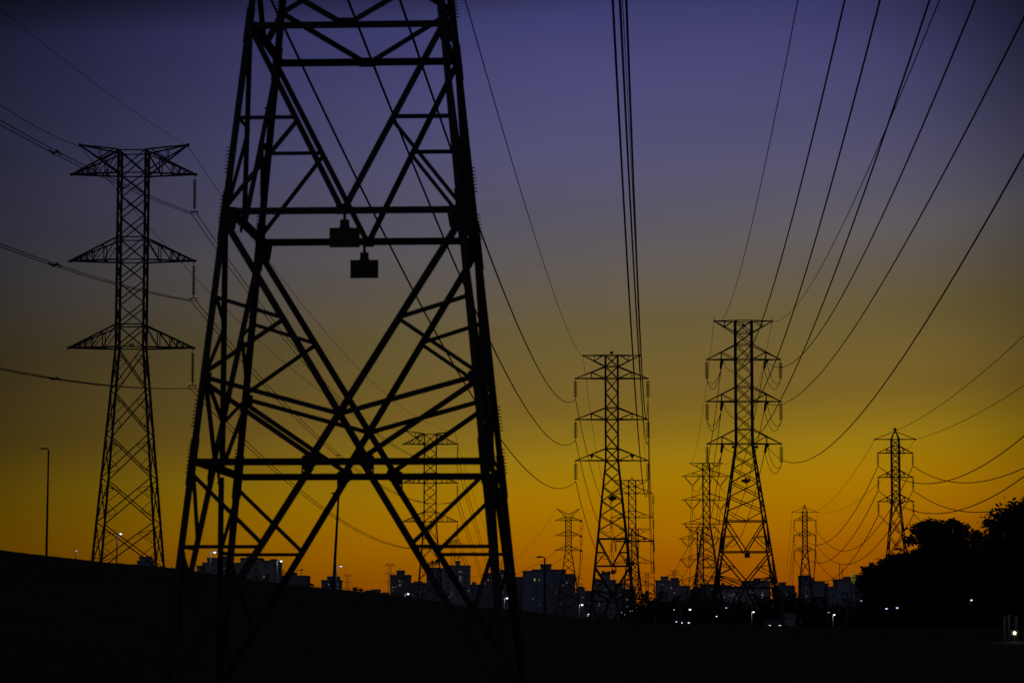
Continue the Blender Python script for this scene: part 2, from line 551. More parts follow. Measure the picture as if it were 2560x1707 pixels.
def copy_tower(T, cx, py, Y, label):
    """another pylon of the same kind whose middle crossarm sits at pixel (cx, py) at depth Y"""
    p = P(cx, py, Y)
    r = copy_tree(T.root)
    d = p - (T.base + Vector((0, 0, T.arms[1][0])))
    r.location = T.base + d
    r['label'] = label
    C = Tower(); C.root = r
    for nm in ('ins', 'inner', 'horn'):
        src = getattr(T, nm, {})
        setattr(C, nm, {k: (v + d if isinstance(v, Vector) else tuple(x + d for x in v)) for k, v in src.items()})
    C.base = T.base + d; C.arms = T.arms
    return C
def hang_plate(root, c, w, h, name='number_plate', stem=.3):
    m = MB().box(c, (w, .04, h))
    m.bar(Vector(c) + Vector((0, 0, h/2)), Vector(c) + Vector((0, 0, h/2 + stem)), .06)
    return m.build(name, M_SIGN, root)

# --- the huge near pylon -------------------------------------------------
NX, NY, NYAW = -3.543, 63.0, -.057
NH0, NH1, NH2, NF = 14.85, 10.64, 5.13, -.1
na = lambda z: 3.652 - .1009*z
near = empty('lattice_pylon', (NX, NY, 0), 'huge near pylon of dark steel angles, cut off by the top of the frame', 'pylon', 'lattice power pylons', NYAW)
for sx_ in (-1, 1):
    for sy_ in (-1, 1):
        m = MB(); a0 = Vector((sx_*na(-.6), sy_*na(-.6), -.6)); a1 = Vector((sx_*na(21), sy_*na(21), 21))
        # rolled steel angle with its corner outward
        u = Vector((-sx_, 0, 0)); v = Vector((0, -sy_, 0))
        m.slab(a0, a1, u, v, -.07, .08, -.07, -.048); m.slab(a0, a1, u, v, -.07, -.048, -.048, .08)
        for z, hh in ((NH1 - .1, .55), (NH2, .5), (NH0, .4)):    # bolted splice plates
            c0, c1 = (Vector((sx_*na(q), sy_*na(q), q)) for q in (z - hh, z + hh))
            m.slab(c0, c1, u, v, -.086, .10, -.089, -.071); m.slab(c0, c1, u, v, -.089, -.071, -.071, .10)
        # combs of step bolts
        b = m
        for z0 in (15.6, 11.5, 10.4, 5.9, 4.9):
            for q in range(8):
                z = z0 + q*.08 + (.3 if sy_ > 0 else 0)
                p = Vector((sx_*na(z), sy_*na(z), z))
                b.bar(p, p + Vector((sx_*.135, 0, .012)), .024)
        for z in ((13.8, 8.9, 3.9) if (sx_ < 0 and sy_ > 0) else ()):
            p = Vector((sx_*na(z), sy_*na(z), z)); b.bar(p, p + Vector((sx_*.17, 0, .015)), .03)
            b.box(p + Vector((sx_*.17, 0, .015)), (.025, .05, .05))
        m.build('leg', M_STEEL, near)
for sx_ in (-1, 1):
    for sy_ in (-1, 1):
        x, y = sx_*na(-.2), sy_*na(-.2)
        zf = ground_z(NX + x, NY + y)
        m = MB().lathe((x - sx_*.05, y - sy_*.05, zf - .4), (0, 0, 1), [(0, .42), (.5, .42), (.62, .34), (.62, .02)], 14)
        m.build('footing', M_ROOF, near)
NM = hip_members(NH0, NH1, NH2, NF, na, .58, .155, .125, .088)
for s in (-1, 1):
    NM.append(('diagonal_brace', s*.12, NH0 + .05, s*na(16.05), 16.05, .12))
    NM.append(('diagonal_brace', s*na(16.05), 16.05, -s*na(18.3), 18.3, .12))
    NM.append(('diagonal_brace', s*na(18.3), 18.3, -s*na(20.6), 20.6, .12))
for k in range(4):
    for (nm, x1, z1, x2, z2, w) in NM:
        n, t = FACES[k]
        off = {'horizontal_beam': -.05, 'diagonal_brace': .02, 'strut': -.02}[nm]
        p1 = fpt(k, x1, z1, na(z1)) + n*off; p2 = fpt(k, x2, z2, na(z2)) + n*off
        MB().lbar(p1, p2, w, n, .016).build(nm, M_STEEL, near)
    n, t = FACES[k]
    def gp(pts, z0, nm='gusset_plate', tabs=()):
        m = MB().plate([fpt(k, x, z0 + y, na(z0 + y)) + n*.045 for x, y in pts], n, .018)
        for x, y in tabs:
            m.box(fpt(k, x, z0 + y, na(z0 + y)) + n*.06, (.045, .045, .045))
        return m.build(nm, M_STEEL, near)
    gp([(-.20, -.08), (.20, -.08), (.20, .10), (.14, .14), (-.14, .14), (-.20, .10)], NH0)
    gp([(-.13, -.10), (.13, -.10), (.15, .14), (-.15, .14)], NH1)
    for s in (-1, 1):
        m = MB()
        def pl(pts):
            m.plate([fpt(k, s*(.58 + q), NH2 + y, na(NH2 + y)) + n*.045 for q, y in pts], n, .018)
        pl([(.20, .11), (.09, .17), (-.14, .19), (-.20, .07), (-.15, -.06), (-.02, -.16), (.06, -.17), (.20, -.17)])
        def rc(q0, q1, y0, y1): pl([(q0, y0), (q1, y0), (q1, y1), (q0, y1)])
        rc(.06, .20, -.285, -.262); rc(.06, .095, -.262, -.232); rc(.125, .20, -.262, -.232)      # two bolt holes left open
        rc(.06, .20, -.232, -.212); rc(.06, .135, -.212, -.182); rc(.165, .20, -.212, -.182); rc(.06, .20, -.182, -.17)
        m.build('gusset_plate', M_STEEL, near)
        x = na(NH1 - .1)
        gp([(s*(x - q), y) for q, y in ((.0, -.36), (.24, -.34), (.30, .0), (.26, .16), (0, .18))], NH1 - .08)
        x = na(7.0)
        gp([(s*(x - q), y) for q, y in ((.0, -.2), (.16, -.18), (.18, .06), (0, .12))], 7.0)
for y, px, pz, lab in ((-1, .045, .06, 'larger, nearer of two blank plates hanging inside the huge near pylon'),
                   (1, -.09, .03, 'smaller, lower of two blank plates hanging inside the huge near pylon')):
    r = empty('hanging_sign', (0, 0, 0), lab, 'sign')
    yy = y*(na(NH1) + .0)
    c, s_ = math.cos(NYAW), math.sin(NYAW)
    r.location = (NX + px*c - yy*s_, NY + px*s_ + yy*c, NH1 - .08 + pz); r.rotation_euler.z = NYAW
    w = .66
    pts = [(-.33, -.80), (.33, -.80), (.33, -.37), (.13, -.37), (.10, -.33), (.10, -.19), (-.10, -.19), (-.10, -.33), (-.13, -.37), (-.33, -.37)]
    MB().plate([Vector((x, -.06*0, z)) for x, z in pts], (0, 1, 0), .03).build('plate', M_SIGN, r)
    MB().bar((0, 0, .05), (0, 0, -.2), .06).build('hanger', M_STEEL2, r)

# --- types A and B ---------------------------------------------------------
YA = 430.0
SA = dict(arms=[(945.5, 916), (1048, 1019), (1150.6, 1120.7)], hb=15.4, hH1=43, H0=1346, H1=1414, H2=1502, top=888, hornlow=916, tip=90.7, post=50.7, horn=70.7, ins=50,
          nodes=[888, 916, 945.5, 982, 1019, 1048, 1084, 1120.7, 1150.6], flare=[1150.6, 1179.6, 1216.6, 1252, 1288.5, 1324.6])
TA = ab_tower(1529.5, YA, SA, 'flat-topped pylon just right of centre, a small box on its top', 'susp')
hang_plate(TA.root, (0, 0, TA.top + .45), .5, .4, stem=-.5)
hang_plate(TA.root, (0, -TA.a(TA.Zl(1246)) - .15, TA.Zl(1246)), 1.25, .5)
MB().box((0, -TA.a(TA.Zl(1246)) - .15, TA.Zl(1246)), (.42, .05, 1.0)).build('number_plate', M_SIGN, TA.root)
hang_plate(TA.root, (0, -TA.a(TA.H1), TA.H1 - .95), .66, .6, stem=.5)
YB = 420.0
SB = dict(arms=[(898.4, 861.6), (1003, 967), (1108.7, 1072.5)], hb=20.5, hH1=60.7, H0=1302, H1=1379, H2=1468.6, top=802, hornlow=832, tip=92.3, post=55.8, horn=72.8, ins=50,
          nodes=[802, 832, 861.6, 898.4, 933, 967, 1003, 1038, 1072.5, 1108.7], flare=[1108.7, 1140, 1171, 1205, 1241.5, 1277])
TB = ab_tower(1859.8, YB, SB, 'tall pylon right of centre with jumper loops hanging under each crossarm', 'strain')
hang_plate(TB.root, (0, 0, TB.top - .6), .5, .35, stem=.3)
hang_plate(TB.root, (0, -TB.a(TB.Zl(1203)) - .15, TB.Zl(1203)), 1.3, .42)
MB().box((0, -TB.a(TB.Zl(1203)) - .15, TB.Zl(1203)), (.4, .05, .8)).build('number_plate', M_SIGN, TB.root)
hang_plate(TB.root, (0, -TB.a(TB.H1), TB.H1 - .55), .8, .75, stem=.3)
for s in (-1, 1):
    hang_plate(TB.root, (s*1.7, -TB.hb, TB.arms[2][0] - .55), .55, .35, stem=.3)
    MB().bar((s*TB.Zl(0)*0 + s*4.36, 0, TB.top - .1), (s*4.36, 0, TB.top + .75), .07).build('horn_spike', M_STEEL2, TB.root)
YB2 = 741.0
SB2 = dict(arms=[(1190, 1173.5), (1249.3, 1232.8), (1309, 1292)], hb=8.6, hH1=30.5, H0=1418, H1=1460, H2=1511, top=1157, hornlow=1173.5, tip=60, post=33, horn=41, ins=28,
           nodes=[1157, 1173.5, 1190, 1211, 1232.8, 1249.3, 1271, 1292, 1309], flare=[1309, 1327, 1345, 1364, 1384, 1404], vee=(54.5, 14.7, 34.8), vdrop=24)
TB2 = ab_tower(1766, YB2, SB2, 'taller of the two V-insulator pylons just left of the jumper-loop pylon', 'vee')
TB3 = copy_tower(TB2, 1751, 1398, 845, 'lower and farther of the two pylons with V-shaped insulators')
TA2 = copy_tower(TA, 1580.5, 1293, 740, 'pylon with a box on top standing close behind the flat-topped pylon')
TA3 = copy_tower(TA, 1587.5, 1406, 818, 'lowest of three overlapping pylons at the flat-topped pylon, no box showing')
TA4 = copy_tower(TA, 1618, 1464, 2100, 'tiny far pylon low over scrub just right of the flat-topped pylon')
TB4 = copy_tower(TA, 1686, 1459, 2050, 'tiny far pylon rising behind the apartment block with two roof boxes')

# --- type L: twin bundle line on the left ---------------------------------
YL = 259.0
def l_tower():
    cx, Y = 331, YL
    X0 = P(cx, 650, Y).x; zg = ground_z(X0, Y)
    root = empty('lattice_pylon', (X0, Y, zg), 'tall left-bank pylon with upswept earth-wire horns at its top', 'pylon', 'lattice power pylons')
    Zl = lambda py: P(cx, py, Y).z - zg
    sc_ = Y / FPX
    hb = 34*sc_*1.005
    arms = [(Zl(436), Zl(380)), (Zl(652), Zl(596)), (Zl(869), Zl(813))]
    z3 = arms[2][0]; zt = Zl(378); foot = Zl(1412)
    slope = (79*sc_ - hb) / (z3 - foot)
    a = lambda z: hb if z >= z3 else hb + slope*(z3 - z)
    make_legs(root, [-.3, z3, zt], a, .20, (1, 2, z3))
    fm = [MB() for _ in range(4)]
    nodes = [378, 436, 487, 541, 596, 652, 705, 759, 813, 869]
    xpanels(fm, [Zl(y) for y in nodes], a, .10, [z for b, t in arms for z in (b, t)])
    fl = [Zl(y) for y in (869, 978, 1087, 1196, 1307, 1418, 1500)]
    xpanels(fm, fl, a, .10)
    for z1, z2 in zip(fl, fl[1:]):                         # redundant members
        zm = (z1 + z2)/2
        for k in range(4):
            for s in (-1, 1):
                A = Vector((s*a(zm), 0, zm))
                for f, zz in ((.25, z1), (.75, z2)):
                    x = s*(a(z1) + f*(-a(z2) - a(z1))) if f < .5 else s*(-a(z1) + f*(a(z2) + a(z1)))
                    z = z1 + f*(z2 - z1)
                    B = (x, z)
                    fm[k].bar(fpt(k, s*a(zm), zm, a(zm)), fpt(k, B[0], B[1], a(B[1])), .055)
                    zq = z1 + (.08 if f < .5 else .92)*(z2 - z1)
                    fm[k].bar(fpt(k, s*a((z+zq)/2), (z+zq)/2, a((z+zq)/2)), fpt(k, B[0], B[1], a(B[1])), .05)
    for k in range(4): fm[k].build('face_bracing', M_STEEL, root)
    tip = 157*sc_*1.005
    for b, t in arms:
        for s in (-1, 1):
            make_arm(root, s, b, t, a, tip, [.28, .52, .66, .78, .88], .145)
    for s in (-1, 1):
        make_horn(root, s, zt, arms[0][0] + .1, a, 137*sc_, .13, Zl(362))
    m = MB()
    for q in (-.12, .12): m.box((q + .2, -hb, Zl(865)), (.17, .06, .3))
    m.build('number_plate', M_SIGN, root)
    Lg = 92*sc_
    me = insulator_mesh('insulator_string', Lg, 12, .17)
    T = Tower(); T.root = root; T.base = Vector((X0, Y, zg)); T.arms = arms; T.ins = {}; T.horn = {}; T.inner = {}
    for i, (b, t) in enumerate(arms):
        link_mesh('insulator_string', me, root, (tip - .1, 0, b - .1))
        y = MB().bar((tip - .1 - .36, 0, b - .1 - Lg), (tip - .1 + .36, 0, b - .1 - Lg), .09)
        for q in (-.3, .3): y.bar((tip - .1 + q, 0, b - .1 - Lg), (tip - .1 + q, 0, b - .35 - Lg), .07)
        y.build('yoke_plate', M_STEEL2, root)
        T.ins[(1, i)] = T.base + Vector((tip - .1, 0, b - .35 - Lg))
    for s in (-1, 1): T.horn[s] = T.base + Vector((s*137*sc_, 0, Zl(366)))
    return T
TL = l_tower()
TL2 = copy_tower(TL, 1075.5, 1206.5, 589, 'pylon with upswept horns seen through the right part of the huge near pylon')
TL3 = copy_tower(TL, 1132.5, 1389, 1830, 'small far pylon rising behind the flat-roofed block between the huge pylon\'s right struts')
TL4 = copy_tower(TL, 975, 1434, 2822, 'tiny far pylon partly behind the dark tower block left of the huge pylon\'s right leg')
TL5 = copy_tower(TL, 868.5, 1455, 3700, 'tiny far pylon standing alone over the bank, right of the tall leaning lamp post')

# --- type C: slim single peak pylons at right ------------------------------
YC = 459.0
def c_tower():
    cx, Y = 2239, YC
    X0 = P(cx, 1190, Y).x; zg = ground_z(X0, Y)
    root = empty('lattice_pylon', (X0, Y, zg), 'slim pointed pylon at right, rising behind the dark trees, box on its tip', 'pylon', 'lattice power pylons')
    Zl = lambda py: P(cx, py, Y).z - zg
    s_ = Y / FPX*1.003
    hb = 9.6*s_
    arms = [(Zl(1131.8), Zl(1114.5)), (Zl(1192.4), Zl(1175)), (Zl(1252.7), Zl(1235))]
    ze = Zl(1097.5); zp = Zl(1077); z3 = arms[2][0]
    sl = (22*s_ - hb) / (z3 - Zl(1382))
    a = lambda z: hb if z >= z3 else hb + sl*(z3 - z)
    make_legs(root, [-.3, z3, ze], a, .17)
    fm = [MB() for _ in range(4)]
    nodes = [1097.5, 1114.5, 1131.8, 1146, 1160, 1175, 1192.4, 1206, 1220, 1235, 1252.7]
    xpanels(fm, [Zl(y) for y in nodes], a, .10, [z for b, t in arms for z in (b, t)] + [ze])
    fl = [Zl(y) for y in (1252.7, 1296, 1341, 1387, 1435, 1485, 1540)]
    xpanels(fm, fl, a, .12, [fl[3], fl[5]])
    for k in range(4): fm[k].build('face_bracing', M_STEEL, root)
    m = MB()
    for sx_ in (-1, 1):
        for sy_ in (-1, 1):
            m.bar((sx_*hb, sy_*hb, ze), (sx_*hb*.55, sy_*hb*.55, (ze + zp)/2 + .1), .13); m.bar((sx_*hb*.55, sy_*hb*.55, (ze + zp)/2 + .1), (0, 0, zp), .13)
    m.build('peak', M_STEEL, root)
    hang_plate(root, (0, 0, zp + .3), .52, .42, stem=-.5)
    tip = 43.5*s_
    for b, t in arms:
        for s in (-1, 1): make_arm(root, s, b, t, a, tip, [.35], .13)
    eh = 50.5*s_
    for s in (-1, 1):
        m = MB(); tv = Vector((s*eh, 0, ze))
        for y in (-1, 1): m.bar((s*hb, y*hb, ze), tv, .12)
        m.bar((0, 0, zp), tv, .12); m.box(tv, (.25, .2, .25))
        m.build('earth_wire_arm', M_STEEL, root)
    L = 31.5*s_
    me = insulator_mesh('insulator_string', L, 8, .2)
    T = Tower(); T.root = root; T.base = Vector((X0, Y, zg)); T.arms = arms; T.ins = {}; T.horn = {}; T.inner = {}
    for i, (b, t) in enumerate(arms):
        for s in (-1, 1):
            link_mesh('insulator_string', me, root, (s*tip, 0, b - .05))
            T.ins[(s, i)] = T.base + Vector((s*tip, 0, b - .05 - L))
    for s in (-1, 1): T.horn[s] = T.base + Vector((s*eh, 0, ze))
    T.horn[0] = T.base + Vector((0, 0, zp))
    m = MB()
    for s in (-1, 1): m.box((s*14.5*s_, -hb, Zl(1257)), (.42, .1, .26))
    m.box((0, -1.2, Zl(1372)), (1.1, .1, .34))
    m.build('number_plate', M_SIGN, root)
    return T
TC = c_tower()
TC2 = copy_tower(TC, 2012.4, 1338, 741, 'smaller slim pointed pylon in front of the city blocks, left of its larger twin')

# --- type D: Y-eared pylon --------------------------------------------------
YD = 1170.0
def d_tower():
    cx, Y = 1421, YD
    X0 = P(cx, 1300, Y).x; zg = ground_z(X0, Y)
    root = empty('lattice_pylon', (X0, Y, zg), 'small far pylon with two raised ears like a Y, by the wide apartment block', 'pylon', 'lattice power pylons')
    Zl = lambda py: P(cx, py, Y).z - zg
    s_ = Y / FPX
    hb = 7.3*s_
    arms = [(Zl(1300), Zl(1290.6)), (Zl(1338), Zl(1328)), (Zl(1374.7), Zl(1364.7))]
    z3 = arms[2][0]
    sl = (16.5*s_ - hb) / (z3 - Zl(1437))
    a = lambda z: hb if z >= z3 else hb + sl*(z3 - z)
    zt = Zl(1290.6)
    make_legs(root, [-.3, z3, zt], a, .32)
    fm = [MB() for _ in range(4)]
    xpanels(fm, [Zl(y) for y in (1290.6, 1300, 1309, 1318, 1328, 1338, 1347, 1356, 1364.7, 1374.7)], a, .17, [z for b, t in arms for z in (b, t)])
    xpanels(fm, [Zl(y) for y in (1374.7, 1391, 1409, 1429, 1451, 1475, 1502, 1532)], a, .2)
    for k in range(4): fm[k].build('face_bracing', M_STEEL, root)
    T = Tower(); T.root = root; T.base = Vector((X0, Y, zg)); T.arms = arms; T.ins = {}; T.horn = {}; T.inner = {}
    tip = 33*s_
    for i, (b, t) in enumerate(arms):
        for s in (-1, 1): make_arm(root, s, b, t, a, tip, [.3, .6], .2)
        m = MB().box((tip - .35, 0, b - .2), (1.0, .6, .8))
        for q in (-.55, .35): m.bar((tip + q, 0, b), (tip + q, 0, b - 3.4), .13)
        m.bar((tip - .6, 0, b - 3.4), (tip + .4, 0, b - 3.4), .16)
        m.build('insulator_string', M_GLASS, root)
        T.ins[(1, i)] = T.base + Vector((tip, 0, b - 3.4))
    for s in (-1, 1):
        m = MB(); tv = Vector((s*29*s_, 0, Zl(1270)))
        for y in (-1, 1):
            A = Vector((s*hb, y*hb, zt)); B = Vector((0, y*hb, Zl(1285)))
            m.bar(A, tv, .2); m.bar(B, tv, .2)
            for f in (.25, .5, .75): m.bar(A.lerp(tv, f), B.lerp(tv, f - .12), .13)
        m.build('earth_wire_arm', M_STEEL, root)
        T.horn[s] = T.base + tv
    return T
TD = d_tower()
TD2 = copy_tower(TD, 1444, 1459, 3100, 'tiniest far pylon, half hidden behind the right shoulder of the wide apartment block')

# ------------------------------------------------------------------ wires
def wire_pts(A, B, sag, t0=0.0, t1=1.0, n=44):
    o = []
    for i in range(n + 1):
        t = t0 + (t1 - t0)*i/n
        p = A.lerp(B, t) if 0 <= t <= 1 else A + (B - A)*t
        o.append(Vector((p.x, p.y, p.z - 4*sag*t*(1 - t))))
    return o
def fit_sag(A, B, mid, t1=1.0):
    best = None
    lo, hi = -6.0, 45.0
    for _ in range(4):
        st = (hi - lo)/24
        for i in range(25):
            s = lo + st*i
            pr = [proj(p) for p in wire_pts(A, B, s, 0, t1, 50)]
            dm = 1e9
            for (x1, y1), (x2, y2) in zip(pr, pr[1:]):
                ax, ay = x2 - x1, y2 - y1; l2 = ax*ax + ay*ay + 1e-9
                q = max(0, min(1, ((mid[0]-x1)*ax + (mid[1]-y1)*ay)/l2))
                dm = min(dm, math.hypot(x1 + q*ax - mid[0], y1 + q*ay - mid[1]))
            if best is None or dm < best[0]: best = (dm, s)
        lo, hi = best[1] - st, best[1] + st
    return best[1]
WIRE_LOG = []
def wire(label, A, B, mid=None, sag=None, r=.04, ext=0.0, group='overhead power lines', name='power_line', n=44):
    r *= 1.35
    s = fit_sag(A, B, mid, 1.0) if mid else sag
    if mid: WIRE_LOG.append((label, round(s, 2)))
    pts = wire_pts(A, B, s, 0, 1 + ext, n)
    m = MB().tube([p - A for p in pts], r, 5)
    o = m.build(name, M_WIRE, None, A)
    return tag(o, label, 'cable', group)
def bundle(label, A, B, mid=None, sag=None, r=.03, ext=0.0, gap=.5, spacers=(), n=44):
    r *= 1.2
    s = fit_sag(A, B, mid, 1.0) if mid else sag
    if mid: WIRE_LOG.append((label, round(s, 2)))
    root = empty('twin_conductor', A, label, 'cable', 'overhead power lines')
    pts = wire_pts(A, B, s, 0, 1 + ext, n)
    for q in (-gap/2, gap/2):
        MB().tube([p - A + Vector((q, 0, 0)) for p in pts], r, 5).build('strand', M_WIRE, root)
    for t in spacers:
        p = A.lerp(B, t) if t <= 1 else A + (B - A)*t
        p = p - A - Vector((0, 0, 4*s*t*(1 - t)))
        m = MB().bar(p - Vector((gap*.6, 0, 0)), p + Vector((gap*.6, 0, 0)), .10)
        m.bar(p - Vector((gap/2, 1.0, 0)), p - Vector((gap/2, -1.0, 0)), .09).bar(p + Vector((gap/2, -1.0, 0)), p + Vector((gap/2, 1.0, 0)), .09)
        m.build('spacer', M_STEEL2, root)
    return root
LV = ('top', 'middle', 'bottom'); SD = {-1: 'left', 1: 'right'}
NA_T = 'the flat-topped pylon'
NB_T = 'the jumper-loop pylon'
# A towards the near pylon
mids = {(-1, 0): (1127, 371), (-1, 1): (1158, 707), (-1, 2): (968, 600), (1, 0): (1600, 830), (1, 1): (1598, 900), (1, 2): (1583, 900)}
edge = {(-1, 0): (1000, 0), (-1, 1): (870, 0), (-1, 2): (678, 0), (1, 0): (1566, 0), (1, 1): (1550, 0), (1, 2): (1532, 0)}
for (s, i), A in TA.ins.items():
    Y1 = 92.0
    B = P(*edge[(s, i)], Y1)
    wire(f'conductor sweeping up behind the huge pylon from the flat-topped pylon, {LV[i]} left insulator' if s < 0 else
         f'conductor rising steeply to the top edge from {LV[i]} right insulator of {NA_T}', A, B, mids[(s, i)], r=.034, ext=.09)
wire('thin earth wire from the left horn of ' + NA_T + ' up to the top edge', TA.horn[-1], P(1163, 0, 100), (1300, 470), r=.017, ext=.1)
wire('thin earth wire from the right horn of ' + NA_T + ' up to the top edge', TA.horn[1], P(1556, 0, 100), (1592, 700), r=.015, ext=.1)
# A to A2
mA2 = {(-1, 0): (1503.6, 1245), (-1, 1): (1498, 1309), (-1, 2): (1491, 1374), (1, 0): (1629, 1290), (1, 1): (1628, 1340), (1, 2): (1628, 1395)}
for (s, i), A in TA.ins.items():
    wire(f'conductor dropping from {LV[i]} {SD[s]} insulator of {NA_T} to the pylon behind it', A, TA2.ins[(s, i)], mA2[(s, i)] if s < 0 else None, 9.0, r=.042)
for s in (-1, 1):
    wire(f'thin earth wire from {SD[s]} horn of {NA_T} back to the pylon behind', TA.horn[s], TA2.horn[s], (1480, 1060) if s < 0 else None, 6, r=.022)
for (s, i), A in TA2.ins.items():
    wire(f'distant conductor at the {LV[i]} {SD[s]} insulator of the pylon behind the flat-topped one', A, TA3.ins[(s, i)], None, 1.5, r=.05)
# B towards the camera
eb = {(-1, 0): (2112, 0), (-1, 1): (2200, 0), (-1, 2): (2324, 0), (1, 0): (2438, 0), (1, 1): (2560, 44), (1, 2): (2560, 386)}
mb = {(-1, 0): (2000, 470), (-1, 1): (2050, 560), (-1, 2): (2080, 700), (1, 0): (2177, 600), (1, 1): (2290, 560), (1, 2): (2286, 849)}
for (s, i), (A, A2) in TB.inner.items():
    wire(f'thick conductor climbing to the upper right from {LV[i]} {SD[s]} crossarm of {NB_T}', A, P(*eb[(s, i)], 105), mb[(s, i)], r=.030, ext=.12)
    # jumper loop
    root = empty('jumper_cable', A, f'slack jumper loop under the {LV[i]} {SD[s]} crossarm of {NB_T}', 'cable', 'jumper loops')
    bt = TB.ins[(s, i)]
    for q, X_ in ((0, A), (1, A2)):
        pts = []
        for j in range(15):
            t = j/14
            p = X_.lerp(bt, t); p.z -= (2.2 + .7*q)*4*t*(1 - t)*.75
            pts.append(p - A)
        MB().tube(pts, .045, 5).build('loop', M_WIRE, root)
wire('thin earth wire from the left horn of ' + NB_T + ' to the top edge', TB.horn[-1], P(1995, 0, 105), (1900, 470), r=.017, ext=.1)
o = wire('thin earth wire from the right horn of ' + NB_T + ' to the top edge', TB.horn[1], P(2349, 0, 105), (2128, 517), r=.019, ext=.1)
p = P(2129, 516, 240) - Vector(o.location)
# B to B2
for (s, i), (A, A2) in TB.inner.items():
    wire(f'conductor falling behind {NB_T} from its {LV[i]} {SD[s]} crossarm to V insulators', A2, TB2.ins[(s, i)], None, 8.0, r=.042)
for s in (-1, 1):
    wire(f'thin earth wire from the {SD[s]} horn of {NB_T} down to the V-insulator pylon', TB.horn[s], TB2.horn[s], (1752, 1060) if s < 0 else None, 6.5, r=.022)
for (s, i), A in TB2.ins.items():
    wire(f'distant conductor from {LV[i]} {SD[s]} V insulator of the taller V-insulator pylon', A, TB3.ins[(s, i)], None, 1.5, r=.05)
for s in (-1, 1):
    for i in range(3):
        A = TB3.ins[(s, i)]
        wire(f'distant conductor falling from {LV[i]} {SD[s]} V insulator of the lower V-insulator pylon', A, Vector((A.x - 4, 1150, -4 + (2 - i)*4)), None, 3, r=.05)
# left line
NL_T = 'the left-bank pylon'
el_ = [((0, 306), (120, 371)), ((0, 612), (115, 654)), ((0, 921), (107, 941))]
for i in range(3):
    bundle(f'twin-strand conductor from the left edge to the {LV[i]} insulator of {NL_T}', TL.ins[(1, i)], P(*el_[i][0], 183), el_[i][1], r=.028, ext=.25, spacers=(.78,), gap=.52)
wire('earth wire from the left edge to the left horn of ' + NL_T, TL.horn[-1], P(0, 262, 190), (61, 300), r=.024, ext=.25)
wire('faint earth wire from the upper left corner to the right horn of ' + NL_T, TL.horn[1], P(22, 41, 185), (367, 300), r=.014, ext=.25)
ml = [(859, 1009), (802, 1100), (821, 1280)]
for i in range(3):
    bundle(f'twin-strand conductor seen through the huge pylon, falling from {LV[i]} insulator of {NL_T}', TL.ins[(1, i)], TL2.ins[(1, i)], ml[i], r=.032, spacers=(.35, .72) if i else (.5, .82), gap=.5)
wire(f'thin earth wire from the right horn of {NL_T} to the next horned pylon', TL.horn[1], TL2.horn[1], (901, 925), r=.02)
wire(f'thin earth wire from the left horn of {NL_T} to the next horned pylon', TL.horn[-1], TL2.horn[-1], (645, 848), r=.022)
HP = [(1226, 1440, 900, (1200.7, 1352)), (1212, 1462, 900, (1176, 1352)), (1172, 1430, 900, (1158, 1388))]
for i in range(3):
    x, y, Y, md = HP[i]
    bundle(f'far twin-strand conductor from {LV[i]} insulator of the pylon seen through the huge one', TL2.ins[(1, i)], P(x, y, Y), md, r=.045, gap=.7, spacers=(.5,), ext=.1)
wire('far thin earth wire falling to rooftops from the pylon seen through the huge one', TL2.horn[1], P(1246, 1400, 900), (1195, 1270), r=.025, ext=.1)
# right line
NC_T = 'the slim right pylon'
ce = {(-1, 0): ((2560, 1089), (2313, 1208), 285), (1, 0): ((2560, 1169), (2361, 1200), 315), (-1, 1): ((2560, 1190), (2285, 1276), 285),
      (1, 1): ((2560, 1259), (2389, 1274), 315), (-1, 2): ((2560, 1290), (2249, 1332), 285), (1, 2): ((2560, 1345), (2320, 1315), 315)}
c2 = {(-1, 0): (2116.8, 1306.6), (1, 0): (2162, 1353), (-1, 1): (2119.6, 1357), (1, 1): (2175.8, 1379.6), (-1, 2): (2108, 1424.5), (1, 2): (2066, 1430)}
for (s, i), A in TC.ins.items():
    e, md, Y1 = ce[(s, i)]
    wire(f'sagging conductor from {LV[i]} {SD[s]} insulator of {NC_T} past the right edge', A, P(*e, Y1), md, r=.045, ext=.15)
    wire(f'conductor drooping left from {LV[i]} {SD[s]} insulator of {NC_T} to its smaller twin', A, TC2.ins[(s, i)], c2[(s, i)], r=.05)
wire('thin earth wire from the tip of ' + NC_T + ' to the right edge', TC.horn[0], P(2560, 838, 285), (2308, 1040), r=.028, ext=.15)
wire('thin earth wire from the right arm of ' + NC_T + ' to the right edge', TC.horn[1], P(2560, 963, 315), (2431, 1040), r=.028, ext=.15)
wire('earth wire from the left arm of ' + NC_T + ' down to its smaller twin', TC.horn[-1], TC2.horn[1] + Vector((0, 0, .4)), (2097, 1231), r=.026)
wire('earth wire from the right arm of ' + NC_T + ' down to its smaller twin', TC.horn[1], TC2.horn[1], (2164, 1236), r=.022)
for s in (-1, 1):
    for i in range(3):
        A = TC2.ins[(s, i)]; x0, _ = proj(A)
        wire(f'far conductor falling to rooftops from {LV[i]} {SD[s]} insulator of the smaller slim pylon', A, P(x0 - (24 - 5*i if s < 0 else 10 + 4*i), 1462, 1050), None, 5, r=.045)
    wire(f'far earth wire falling to the rooftops from the {SD[s]} arm of the smaller slim pylon', TC2.horn[s], P(proj(TC2.horn[s])[0] - (27 if s < 0 else 13), 1462, 1050), None, 5, r=.03)
wire('faint far wire drooping left from the left ear of the Y-eared pylon', TD.horn[-1], P(1180, 1440, 1000), (1340, 1345), r=.03)
wire('faint far wire drooping left from the top crossarm of the Y-eared pylon', TD.ins[(1, 0)], P(1285, 1436, 1020), (1372, 1390), r=.05)
